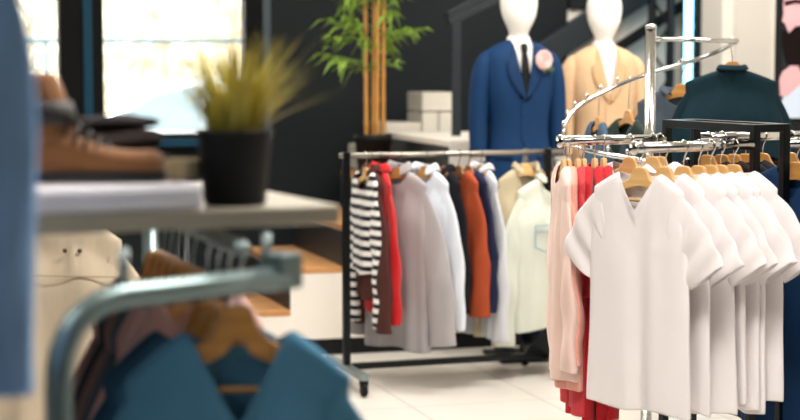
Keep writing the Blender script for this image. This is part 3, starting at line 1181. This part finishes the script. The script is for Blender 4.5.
# ================================================================== SPIRAL CHROME RACK
pc = P(650, 100, 7.0)
sp = empty('spiral_rack', (pc.x, pc.y, 0), 0, 'chrome spiral clothes rack with ball stops round a central pole', 'clothes rack')
ztop = Zat(26, 7.0)
link('pole', tubeb([(0, 0, .03), (0, 0, ztop)], .0215, 20), M_CHROME, sp)
link('pole_cap', lathe([(.002, 0), (.023, 0), (.023, .012), (.018, .016), (.002, .018)], 20), M_CHROME, sp, loc=(0, 0, ztop - .01))
link('base', lathe([(.02, 0), (.3, 0), (.3, .012), (.05, .03), (.02, .035)], 32), M_CHROME, sp)
RR = .335
ztab = [(0, Zat(39, 7.0)), (50, Zat(60, 7.2)), (90, Zat(76, 7.33)), (125, Zat(98, 7.3)), (150, Zat(112, 7.2)), (180, Zat(139, 7.0)), (210, Zat(148, 6.83)), (270, Zat(163, 6.67)), (330, Zat(172, 6.85)), (380, Zat(185, 7.1))]


def zl(a):
    for (p, x), (q, y) in zip(ztab, ztab[1:]):
        if a <= q: return x + (y - x) * (a - p) / (q - p)
    return ztab[-1][1]


def zsp(a):
    return sum(zl(max(0, min(380, a + d))) for d in (-16, -8, 0, 8, 16)) / 5


spt = lambda a, r=RR: Vector((r * cos(R(a)), r * sin(R(a)), zsp(a)))
link('spiral_rail', tubeb([spt(a) for a in range(0, 381, 5)], .009, 12), M_CHROME, sp)
link('top_arm', tubeb([(0, 0, Zat(39, 7)), spt(0)], .009, 12), M_CHROME, sp)
link('lower_arm', tubeb([(0, 0, zsp(380)), spt(380)], .011, 12), M_CHROME, sp)
for a in list(range(105, 340, 13)):
    q = spt(a) + Vector((0, 0, .02))
    link('ball_stop', lathe([(.001, -.012), (.004, -.012), (.004, -.003), (.008, .002), (.008, .007), (.004, .012), (.001, .013)], 10), M_CHROME, sp, loc=q)
W = lambda a: Vector((pc.x, pc.y, 0)) + spt(a)
hung('jacket', 'jacket', W(4) + Vector((-.012, .0, 0)), 176, fabric('0c2832', .85), 'dark teal jacket hanging from the top end of the spiral rack', seed=21, hm=M_HANGER_M, hd=.075, s=.185, cw=.215, hw=.22, L=.8, sleeve='long', sl=.6, a0=72, a1=86, r0=.09, D=.06, nw=.046, collar=.02, nf=.02, nb=.004, z0=-.106, drop=.05, collar_open=20)
hung('jacket', 'jacket', W(60), 10, fabric('4a5560', .85), 'slate grey jacket on the spiral rack behind the teal one', seed=22, hm=M_HANGER_M, hd=.08, z0=-.1, s=.18, cw=.2, hw=.2, L=.82, sleeve='long', sl=.6, a0=72, a1=86, collar=.015, D=.05)
hung('jacket', 'jacket', W(97), 70, fabric('2c3a34', .85), 'dark green jacket on the spiral rack left of the pole', seed=23, hm=M_HANGER_M, hd=.12, z0=-.15, s=.18, cw=.2, hw=.2, L=.8, sleeve='long', sl=.58, a0=74, a1=88, D=.05)
hung('jacket', 'jacket', W(120), 82, fabric('41556b', .85), 'blue grey jacket on the spiral rack nearest the beige suit', seed=24, hm=M_HANGER_M, hd=.09, s=.17, cw=.18, hw=.18, L=.7, sleeve='long', sl=.56, a0=74, a1=88, D=.05)

# ================================================================== T-SHIRT RACK (black frame with chrome arms)
TY = R(27)
tu = Vector((cos(TY), sin(TY), 0)); tv_ = Vector((-sin(TY), cos(TY), 0))
B1 = Vector((P(754, 200, 5.277).x, 5.277, 0))
A1 = B1 + tv_ * .44
FW = .11
zf = Zat(124, 5.3)
za = 1.258
tr_ = empty('display_rack', B1, TY, 'black box frame clothes rack with chrome arms holding white T-shirts', 'clothes rack')
ps = .024
for (x, y) in ((0, 0), (FW, 0), (0, .44), (FW, .44)):
    link('post', boxb((x, y, zf / 2), (ps, ps, zf)), M_BLACKMETAL, tr_, smooth=False, bevel=.002)
for x in (0, ):
    link('top_beam', boxb((x + FW, .22, zf - ps / 2), (ps, .44 - ps, ps)), M_BLACKMETAL, tr_, smooth=False, bevel=.002)
    link('top_beam', boxb((x, .22, zf - ps / 2), (ps, .44 - ps, ps)), M_BLACKMETAL, tr_, smooth=False, bevel=.002)
for y in (0, .44):
    link('end_beam', boxb((FW / 2, y, zf - ps / 2), (FW - ps, ps, ps)), M_BLACKMETAL, tr_, smooth=False, bevel=.002)
    link('cross_strap', boxb((FW / 2, y, Zat(341, 5.3)), (FW - ps, ps, .03)), M_BLACKMETAL, tr_, smooth=False, bevel=.002)
    link('foot', boxb((FW / 2, y, .012), (.7, .05, .024)), M_BLACKMETAL, tr_, smooth=False, bevel=.002)
link('base_beam', boxb((FW / 2, .22, .012), (.04, .39, .024)), M_BLACKMETAL, tr_, smooth=False, bevel=.002)
ARMS = {}
for nm, y, x0, x1 in (('near', 0, -.012, -.425), ('far', .44, -.012, -.395), ('far_right', .44, FW + .012, FW + .44), ('near_right', 0, FW + .012, FW + .44)):
    arm = link('arm', tubeb([(x0, y, za), (x1, y, za)], .0148, 24), M_CHROME, tr_)
    bm = lathe([(.002, -.004), (.0185, -.004), (.0205, -.001), (.0205, .004), (.0185, .007), (.002, .008)], 24)
    bmesh.ops.rotate(bm, verts=bm.verts[:], cent=(0, 0, 0), matrix=Matrix.Rotation(pi / 2 * (1 if x1 > 0 else -1), 3, 'Y'))
    link('end_cap', bm, M_CHROME, arm, loc=(x1, y, za))
    g = lambda x: B1 + tu * x + tv_ * y + Vector((0, 0, za))
    ARMS[nm] = (g(x0), g(x1))

TEE = fabric('efe9ea', .9, .18, .02, .1)
GT = 'white T-shirts on the near chrome arm'
tee_kw = dict(s=.17, cw=.188, hw=.2, L=.75, nw=.075, neck='v', nf=.11, nb=.012, drop=.05, D=.022, fold=.012, sleeve='short', sl=.2, a0=40, a1=57, r0=.082, r1=.072, st=.013, solid=.002)
labs = ['front white V-neck T-shirt at the free end of the chrome arm', 'second white T-shirt directly behind the front one', 'third white T-shirt from the free end of the near arm', 'fourth white T-shirt, middle of the row on the near arm', 'fifth white T-shirt from the free end of the near arm', 'sixth white T-shirt, last but one before the black post', 'last white T-shirt beside the black frame post']
hl = ['pale wooden hanger in the V neck of the front white T-shirt', 'second pale hanger from the free end of the near arm', 'third pale hanger from the free end of the near arm', 'fourth pale hanger, middle of the row on the near arm', 'fifth pale hanger from the free end of the near arm', 'sixth pale hanger, last but one before the black post', 'last pale hanger on the near arm beside the black post']
ths = (49, 53, 50, 54, 50, 55, 49)
for i, px in enumerate((641, 665, 684, 699, 711, 721, 734)):
    kw = dict(tee_kw)
    p = on_line(*ARMS['near'], px)
    if i: kw['L'] = .745 + (i % 3) * .012 - .01
    hung('t_shirt', 'T-shirt', p, ths[i], TEE, labs[i], hl[i], seed=30 + i, crossbar=True, group=GT, hgroup='hangers on the near chrome arm', **kw)
    if i == 0: front_tee = p
tg = bmesh.new()
box(tg, (0, 0, 0), (.022, .002, .012))
root = [o for o in COL.objects if o.get('label') == labs[0]][0]
link('neck_label', tg, mat('printed neck label', '3a3438', .8), root, smooth=False, loc=(0, .012, -.098))

# far arm: pink, red and white garments
PINK = fabric('f2d3c8', .9, .3); PINK2 = fabric('eba897', .9, .3); CORAL = fabric('d2444c', .9, .25); RED = fabric('c8202c', .9, .25)
top_kw = dict(s=.18, cw=.2, hw=.21, L=.71, nw=.07, nf=.06, drop=.055, D=.024, fold=.014, solid=.002)
GA = 'pink and red garments on the far chrome arm'
fp = lambda px: on_line(*ARMS['far'], px)
hung('blouse', 'blouse', fp(564), 87, PINK, 'palest pink pleated blouse first on the far chrome arm', seed=41, **dict(top_kw, L=.72, pleat=.005, sleeve='long', sl=.5, a0=78, a1=89, r0=.07, r1=.06, st=.022, D=.026, s=.165, cw=.18, hw=.19))
hung('blouse', 'blouse', fp(569), 87, PINK2, 'salmon pink blouse second on the far chrome arm', seed=42, **dict(top_kw, L=.75, sleeve='long', sl=.48, a0=78, a1=89, r0=.07, r1=.06, st=.022, s=.165, cw=.18, hw=.19))
hung('t_shirt', 'T-shirt', fp(578), 87, CORAL, 'coral T-shirt between the pink blouses and red T-shirts', seed=43, **dict(top_kw, s=.15, cw=.17, hw=.18, L=.82, sleeve='short', sl=.2, a0=76, a1=84, r0=.085, r1=.075))
for i, (px, lb) in enumerate(((584, 'first red T-shirt right of the coral one'), (595, 'middle red T-shirt of three on the far arm'), (604, 'last red T-shirt of three on the far arm'))):
    hung('t_shirt', 'T-shirt', fp(px), 87, RED, lb, seed=44 + i, **dict(top_kw, s=.15, cw=.175, hw=.185, L=.85, sleeve='short', sl=.26, a0=78, a1=86, r0=.09, r1=.085))
# floral blouse
FL = mat('floral cotton', 'e8dfe2', .9)
N, L = FL.node_tree.nodes, FL.node_tree.links
tc = N.new('ShaderNodeTexCoord'); vo = N.new('ShaderNodeTexVoronoi'); vo.inputs['Scale'].default_value = 38
cr = N.new('ShaderNodeValToRGB'); cr.color_ramp.interpolation = 'CONSTANT'
cr.color_ramp.elements[0].color = rgb('5b4a63'); cr.color_ramp.elements[1].position = .3; cr.color_ramp.elements[1].color = rgb('e8dfe2')
L.new(tc.outputs['Object'], vo.inputs['Vector']); L.new(vo.outputs['Distance'], cr.inputs['Fac']); L.new(cr.outputs['Color'], N['Principled BSDF'].inputs['Base Color'])
hung('blouse', 'blouse', fp(630), 55, FL, 'white floral print blouse behind the front T-shirt', seed=48, **dict(top_kw, L=.6, sleeve='short', sl=.16, a0=55, a1=70))
hung('t_shirt', 'T-shirt', fp(653), 50, fabric('e6e0e6', .9, .2), 'white T-shirt on the far arm left of the black frame', seed=49, **dict(top_kw, L=.66, sleeve='short', sl=.18, a0=52, a1=66))
hung('t_shirt', 'T-shirt', fp(660), 50, fabric('e1dce2', .9, .2), 'white T-shirt on the far arm touching the black frame', seed=50, **dict(top_kw, L=.66, sleeve='short', sl=.18, a0=52, a1=66))

# right hand arms: dark garments
fr = lambda px: on_line(*ARMS['far_right'], px)
NB = fabric('15171c')
for i, (px, c, lb) in enumerate(((708, '1a1c22', 'black top nearest the frame on the far right arm'), (722, '2a1d22', 'dark plum top second on the far right arm'), (734, '16181d', 'black top third on the far right arm'), (746, '20242c', 'charcoal top fourth on the far right arm'), (763, '121418', 'black top seen between the two front posts'), (790, '16212e', 'dark navy top at the far right arm end'))):
    hung('top', 'top', fr(px), 46, fabric(c), lb, hm=M_HANGER_M, seed=60 + i, **dict(top_kw, L=.66, sleeve='short', sl=.16, a0=55, a1=70))
nr = lambda px: on_line(*ARMS['near_right'], px)
hung('dress', 'dress', nr(797), 50, fabric('123258', .85), 'navy blue dress hanging right of the black frame', hm=M_HANGER_M, seed=70, **dict(top_kw, s=.19, cw=.24, hw=.27, L=.86, D=.04, fold=.02, neck='v', nf=.1))
hung('dress', 'dress', nr(822), 50, fabric('0f1c30', .85), 'darker navy dress outside beside the navy blue one', hm=M_HANGER_M, seed=71, **dict(top_kw, s=.19, cw=.24, hw=.26, L=.84, D=.04, fold=.02))

# ================================================================== FOREGROUND RACK + SHELF (left)
SY = R(24)
su = Vector((cos(SY), sin(SY), 0)); sv = Vector((-sin(SY), cos(SY), 0))
F0 = P(340, 205, 3.1)
zS = F0.z
E0 = P(284, 278, 2.95)                                # right end of the front bar
zB = E0.z
BY = R(44)
bd = Vector((cos(BY), sin(BY), 0))
E1 = E0 - bd * .44
fr_o = empty('garment_rack', (E1.x, E1.y, 0), 0, 'round tube garment rack in the blurred left foreground with blue shirts', 'clothes rack')
q0 = Vector((E1.x, E1.y, 0))
top0 = Vector((0, 0, zB)); cr_ = .13
pts = [Vector((0, 0, .02)), Vector((0, 0, zB - .5)), Vector((0, 0, zB - cr_))] + arc((0, 0, zB - cr_), (0, 0, zB), bd * cr_ + top0, 8)[1:] + [bd * .25 + top0, E0 - q0]
M_TUBE = mat('grey green satin tube', '77898a', .35, .7)
link('front_frame', tubeb(pts, .0205, 20), M_TUBE, fr_o)
# hanging rail running back
H0 = E0 + Vector((-.07, .06, .04))
H1 = P(150, 214, 3.75); H1.z = H0.z
link('hanging_rail', tubeb([H0 - q0, H1 - q0], .013, 14), M_SATIN, fr_o)
bm = box(bmesh.new(), E0 - q0 + Vector((-.006, .01, .012)), (.05, .06, .06), BY)
link('end_bracket', bm, M_TUBE, fr_o, smooth=False, bevel=.006)
link('shelf_bracket', tubeb([E0 - q0 + Vector((-.03, .02, 0)), Vector((E0.x - .03, E0.y + .02, zS - .036)) - q0], .008, 12), M_SATIN, fr_o)
# rear legs
for q in (H1, Vector((H1.x - .5, H1.y - .35, H1.z))):
    link('rear_leg', tubeb([Vector((q.x, q.y, .0)) - q0, q - q0], .016, 14), M_TUBE, fr_o)
link('rear_bar', tubeb([H1 - q0, Vector((H1.x - .5, H1.y - .35, H1.z)) - q0], .016, 14), M_TUBE, fr_o)
for px, py in ((35, 0), ):
    s2 = E1 + Vector((-.02, .03, 0))
    link('shelf_bracket', tubeb([Vector((E1.x + bd.x * .12, E1.y + bd.y * .12, zB)) - q0, Vector((E1.x + bd.x * .12, E1.y + bd.y * .12, zS - .036)) - q0], .008, 12), M_SATIN, fr_o)
for q in (H1,):
    link('shelf_bracket', tubeb([q - q0 + Vector((.04, -.1, 0)), Vector((q.x + .04, q.y - .1, zS - .036)) - q0], .008, 12), M_SATIN, fr_o)

M_SHELF = mat('white shelf', 'a59d8c', .4, coat=.2)
shelf = link('shelf_board', boxb((-.7, .33, -.016), (1.4, .66, .032)), M_SHELF, smooth=False, bevel=.004, loc=(F0.x, F0.y, zS), rot=(0, 0, SY))
shelf.data.transform(Matrix.Identity(4))
tag(shelf, 'pale taupe shelf board above the blue shirts carrying boots and plant', 'shelf')
# riser
rc = F0 - su * .243
rs_ = link('display_riser', boxb((-.55, .14, .0225), (1.1, .28, .045)), mat('white acrylic', 'e6e4ea', .25, coat=.3), smooth=False, bevel=.012, loc=(rc.x, rc.y, zS), rot=(0, 0, SY))
tag(rs_, 'low white riser block on the shelf under the boots', 'display riser')
zR = zS + .045

# boot
bt0 = P(88, 175, 3.03)
boot = empty('boot', (bt0.x, bt0.y, zR), R(6), 'tan brown suede ankle boot with dark laces on the white riser', 'boot')
M_SUEDE = mat('tan suede', '86562b', .9, bump=.4, bscale=(80, 80, 80), var=.15, vscale=12, sheen=.3)
M_DKLEATHER = mat('dark leather', '2a2624', .6)
# along x: heel at -.12, toe at +.125
rings = []
secs = [(-.145, .028, .05, .012), (-.135, .034, .07, .0), (-.1, .036, .09, 0), (-.06, .035, .084, 0), (-.02, .034, .064, 0), (.02, .038, .048, 0), (.06, .043, .04, 0), (.09, .043, .04, 0), (.112, .036, .041, 0), (.126, .02, .032, .004), (.129, .006, .026, .01)]
for x, w, h, b in secs:
    ring = []
    for k in range(18):
        a = 2 * pi * k / 18
        yy = w * math.copysign(abs(cos(a)) ** .8, cos(a))
        zz = .014 + b + (h - b) * (.5 + .5 * math.copysign(abs(sin(a)) ** .8, sin(a)))
        ring.append(Vector((x, yy, zz)))
    rings.append(ring)
link('vamp', loft(rings), M_SUEDE, boot, sub=1)
rings = []
for z, cx, rx, ry in ((.07, -.088, .058, .037), (.1, -.092, .055, .037), (.13, -.096, .05, .037), (.16, -.1, .046, .037), (.185, -.108, .04, .035)):
    rings.append([Vector((cx + .014 + rx * cos(2 * pi * k / 18), ry * sin(2 * pi * k / 18), z)) for k in range(18)])
link('shaft', loft(rings, caps=False), M_SUEDE, boot, sub=1, solid=.005)
rings = []
for z, cx, rx, ry in ((.098, -.09, .0605, .042), (.118, -.092, .0575, .042), (.137, -.095, .054, .042)):
    rings.append([Vector((cx + .014 + rx * cos(2 * pi * k / 18), ry * sin(2 * pi * k / 18), z)) for k in range(18)])
tag(link('ankle_cuff', loft(rings, caps=False), M_DKLEATHER, boot, solid=.004), 'dark leather ankle cuff')
rings = []
for z in (0, .01, .017):
    ring = []
    for k in range(28):
        a = 2 * pi * k / 28
        x = -.008 + .139 * cos(a)
        w = .033 + .012 * cos(a)
        ring.append(Vector((x, w * math.copysign(abs(sin(a)) ** .6, sin(a)), z)))
    rings.append(ring)
link('sole', loft(rings), M_DKLEATHER, boot, bevel=.002)
lc = bmesh.new()
for k in range(5):
    x = -.035 + k * .016; z = .1 - k * .0105
    tube(lc, [(x, -.034, z - .022), (x + .004, -.02, z - .002), (x + .008, 0, z + .006), (x + .004, .02, z - .002), (x, .034, z - .022)], .0035, 7)
link('laces', lc, M_DKLEATHER, boot)

# folded dark trousers behind the boot


def folded(name, loc, rz, w, d, h, m, label, cat, seed):
    rnd = random.Random(seed)
    bm = bmesh.new()
    nx, ny = 18, 12
    g = {}
    for s in (0, 1):
        for i in range(nx + 1):
            for j in range(ny + 1):
                u, v = -1 + 2 * i / nx, -1 + 2 * j / ny
                e = (1 - abs(u) ** 6) * (1 - abs(v) ** 6)
                z = h / 2 + (h / 2 if s else -h / 2) * (max(e, 0) ** .35) + (.004 * sin(4 * u + seed) * sin(3 * v + seed) * (1 if s else 0))
                g[s, i, j] = bm.verts.new((u * w / 2, v * d / 2, z))
    for s in (0, 1):
        for i in range(nx):
            for j in range(ny):
                bm.faces.new((g[s, i, j], g[s, i + 1, j], g[s, i + 1, j + 1], g[s, i, j + 1]))
    bmesh.ops.remove_doubles(bm, verts=bm.verts[:], dist=1e-5)
    bmesh.ops.recalc_face_normals(bm, faces=bm.faces[:])
    o = link(name, bm, m, loc=loc, rot=(0, 0, rz), sub=1)
    tag(o, label, cat)
    return o


ft = P(123, 150, 3.17)
folded('folded_trousers', (ft.x, ft.y, zR + .001), SY, .15, .14, .042, fabric('26211f'), 'lower folded dark trousers behind the boot', 'folded clothes', 1)
folded('folded_trousers', (ft.x - .012, ft.y, zR + .043), SY - .1, .145, .135, .042, fabric('332b29'), 'upper folded dark brown trousers with an open flap behind the boot', 'folded clothes', 2)
folded('folded_trousers', (ft.x - .016, ft.y + .005, zR + .086), SY + .05, .135, .13, .02, fabric('2b2628'), 'thin dark garment folded on top of the pile behind the boot', 'folded clothes', 3)
# coiled woven belt
bl = P(181, 172, 3.12)
bt = empty('coiled_belt', (bl.x, bl.y, zR), SY, 'small beige woven belt coiled beside the boot toe', 'belt')
bm = bmesh.new()
pts = []
for k in range(70):
    a = k * .3
    r = .012 + .022 * k / 70
    pts.append((r * cos(a), r * sin(a), .017))
vs = []
for k, p in enumerate(pts):
    w = .0022 * (1 + .5 * sin(k * 2.1))
    d = Vector((p[0], p[1], 0)).normalized() * w
    vs.append([bm.verts.new(Vector(p) + d * s + Vector((0, 0, z))) for s, z in ((1, -.016), (1, .016), (-1, .016), (-1, -.016))])
for a, b in zip(vs, vs[1:]):
    for k in range(4):
        bm.faces.new((a[k], a[(k + 1) % 4], b[(k + 1) % 4], b[k]))
link('strap', bm, mat('beige webbing', 'c4b08a', .9, bump=.6, bscale=(200, 200, 200), var=.3, vscale=150), bt, smooth=False)

# grass plant in black pot
gp = P(235, 204, 3.11)
gr = empty('potted_grass', (gp.x, gp.y, zS), 0, 'yellow green ornamental grass in a black pot on the shelf', 'plant')
link('pot', lathe([(.048, 0), (.054, .004), (.064, .118), (.067, .122), (.067, .13), (.06, .13), (.057, .11)], 32), M_BLACK, gr)
bm = bmesh.new()
rnd = random.Random(5)
for k in range(260):
    a = rnd.uniform(0, 6.28); rr = .045 * sqrt(rnd.random())
    b0 = Vector((rr * cos(a), rr * sin(a), .112))
    out = rnd.uniform(.1, 1) * .12 * (rr / .045 * .6 + .55)
    hgt = rnd.uniform(.09, .215)
    if k < 9:
        out, hgt, a = rnd.uniform(.14, .18), rnd.uniform(.08, .14), rnd.uniform(-.5, .3)
    d = Vector((cos(a), sin(a), 0))
    sd = Vector((-sin(a), cos(a), 0)) * rnd.uniform(.0025, .0045)
    rows = []
    for i in range(6):
        t = i / 5
        c = b0 + d * out * t ** 1.5 + Vector((0, 0, hgt * (t - .12 * t * t)))
        w = sd * (1 - t ** 2) + sd * .05
        rows.append((bm.verts.new(c - w), bm.verts.new(c + w)))
    for x, y in zip(rows, rows[1:]):
        bm.faces.new((x[0], x[1], y[1], y[0]))
link('foliage', bm, mat('yellow green blade', 'b0a23a', .5, var=.35, vscale=30), gr, smooth=False)
link('soil', lathe([(.001, 0), (.056, 0), (.05, .006), (.001, .008)], 24), mat('soil', '1d1814', .9), gr, loc=(0, 0, .106))

# garments on the foreground rail
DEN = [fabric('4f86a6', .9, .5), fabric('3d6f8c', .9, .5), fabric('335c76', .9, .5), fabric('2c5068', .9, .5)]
hp = lambda t: H0.lerp(H1, t)
fk = dict(steep=1.55, s=.195, cw=.21, hw=.215, L=.8, nw=.088, nf=.17, neck='v', nb=.035, drop=.088, z0off=.024, D=.04, sleeve='long', sl=.55, a0=68, a1=84, r0=.088, r1=.06, st=.035, fold=.014, hd=.095)
dl = ['nearest blue denim shirt under the front bar', 'second blue denim shirt behind the nearest one', 'third blue denim shirt in the blurred foreground row', 'fourth and darkest blue denim shirt of the foreground row']
hh = ['brown wooden hanger in the neck of the nearest blue shirt', 'brown hanger just behind the nearest one', 'third brown hanger of the foreground rail', 'fourth brown hanger of the foreground rail']
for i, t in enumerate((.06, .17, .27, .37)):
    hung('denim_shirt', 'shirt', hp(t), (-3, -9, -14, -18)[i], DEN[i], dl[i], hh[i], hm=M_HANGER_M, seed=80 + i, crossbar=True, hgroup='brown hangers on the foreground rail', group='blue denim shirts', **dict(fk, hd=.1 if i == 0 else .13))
pk_l = [('d9b3ae', 'dusty pink shirt behind the blue denim shirts'), ('c9a19c', 'darker pink shirt behind the dusty pink one'), ('54606a', 'grey blue shirt fourth from the back of the foreground rail'), ('8a6f6b', 'mauve shirt third from the back of the foreground rail'), ('3b3f46', 'charcoal shirt second from the back of the foreground rail'), ('b8948c', 'beige pink shirt at the back end of the foreground rail')]
for i, (c, lb) in enumerate(pk_l):
    hung('shirt', 'shirt', hp(.5 + i * .085), -42, fabric(c), lb, hm=M_HANGER_M, wire=M_SATIN, seed=90 + i, hgroup='brown hangers on the foreground rail', **dict(fk, hd=.075, L=.75, s=.165, cw=.18, hw=.18))

# cream jacket on a rack behind
cj = P(50, 190, 4.7)
r2 = empty('garment_rail', (cj.x - .5, cj.y, 0), 0, 'plain black garment rail carrying the cream jacket', 'clothes rack')
for x in (0, .85):
    link('post', tubeb([(x, 0, 0), (x, 0, cj.z)], .014, 12), M_BLACKMETAL, r2)
    link('foot', boxb((x, 0, .012), (.04, .5, .024)), M_BLACKMETAL, r2, smooth=False, bevel=.003)
link('rail', tubeb([(-.02, 0, cj.z), (.87, 0, cj.z)], .012, 12), M_BLACKMETAL, r2)
CRM = fabric('d9c9b0', .9)
jk = hung('jacket', 'jacket', cj, 8, CRM, 'cream jacket with a stitched yoke left behind the foreground rack', hm=M_HANGER_D, hd=.04, seed=99, s=.2, cw=.23, hw=.23, L=.7, sleeve='long', sl=.58, a0=62, a1=82, r0=.095, r1=.065, st=.05, nw=.06, nf=.05, collar=.035, drop=.075, D=.05)
M_BTN = mat('dark stud', '5a4a3c', .5)
for x in (.05, .09):
    link('button', lathe([(.001, 0), (.006, 0), (.006, .003), (.001, .004)], 10), M_BTN, jk, loc=(x, -.035, -.155), rot=(pi / 2, 0, 0))
sm_ = bmesh.new()
bar(sm_, (-.17, 0, 0), (.19, 0, 0), .003, .003)
link('yoke_seam', sm_, mat('seam thread', 'b3a288', .9), jk, smooth=False, loc=(0, -.052, -.22))

# pale blue garment at the left edge on a tall rail
pb = P(-133, 0, 2.32); pb.z = 1.83
r3 = empty('garment_rail', (pb.x - .25, pb.y + .02, 0), 0, 'tall black garment rail left outside beside the pale blue shirt', 'clothes rack')
for y in (-.3, .3):
    link('post', tubeb([(.25, y, 0), (.25, y, 1.83)], .014, 12), M_BLACKMETAL, r3)
    link('foot', boxb((.25, y, .012), (.4, .04, .024)), M_BLACKMETAL, r3, smooth=False, bevel=.003)
link('rail', tubeb([(.25, -.32, 1.83), (.25, .32, 1.83)], .012, 12), M_BLACKMETAL, r3)
hung('shirt', 'shirt', pb, 0, fabric('8db8f0', .85), 'pale blue shirt whose sleeve hangs down the left picture edge', hm=M_HANGER_M, seed=101, s=.19, cw=.19, hw=.19, L=.75, sleeve='long', sl=.575, a0=80, a1=88, r0=.06, r1=.018, st=.022, collar=.03)

# ================================================================== LIGHT
w = bpy.data.worlds.new('world'); SC.world = w; w.use_nodes = True
N, L = w.node_tree.nodes, w.node_tree.links
bg = N['Background']
bg.inputs['Color'].default_value = (1, .955, .86, 1)
bg.inputs['Strength'].default_value = 3.6


def area(name, loc, size, power, col, rot=(0, 0, 0)):
    l = bpy.data.lights.new(name, 'AREA'); l.shape = 'RECTANGLE'
    l.size, l.size_y = size
    l.energy = power; l.color = col
    o = bpy.data.objects.new(name, l); COL.objects.link(o)
    o.location = loc; o.rotation_euler = rot
    return o


warm = (1, .95, .88)
for i, (x, y, pw) in enumerate(((.6, 3.5, 108), (-.2, 6.5, 70), (2.2, 6.0, 40), (-1.3, 8.3, 40), (1.4, 8.0, 70), (-1.6, 2.2, 30))):  # last one is an added fill that brightens the left foreground
    area('ceiling_and_fill', (x, y, CH - .03), (1.2, .5), pw, warm)
for x, y, pw, tilt in ((.9, 7.6, 11, 62), (2.4, 8.4, 16, 65), (1.45, 9.85, 26, 42), (-.4, 7.6, 14, 60)):  # unseen fill lights, added to brighten the back wall and mannequins
    area('added_fill', (x, y, CH - .15), (.25, .25), pw, warm, (R(tilt), 0, R(17)))
sn = bpy.data.lights.new('sun', 'SUN'); sn.energy = 7; sn.angle = R(2); sn.color = (1, .95, .85)
so = bpy.data.objects.new('sun', sn); COL.objects.link(so)
so.rotation_euler = (R(48), 0, R(-20))

vs_ = SC.view_settings
vs_.view_transform = 'Standard'
vs_.look = 'None'
vs_.exposure = -.15
vs_.gamma = 1
vs_.use_curve_mapping = False
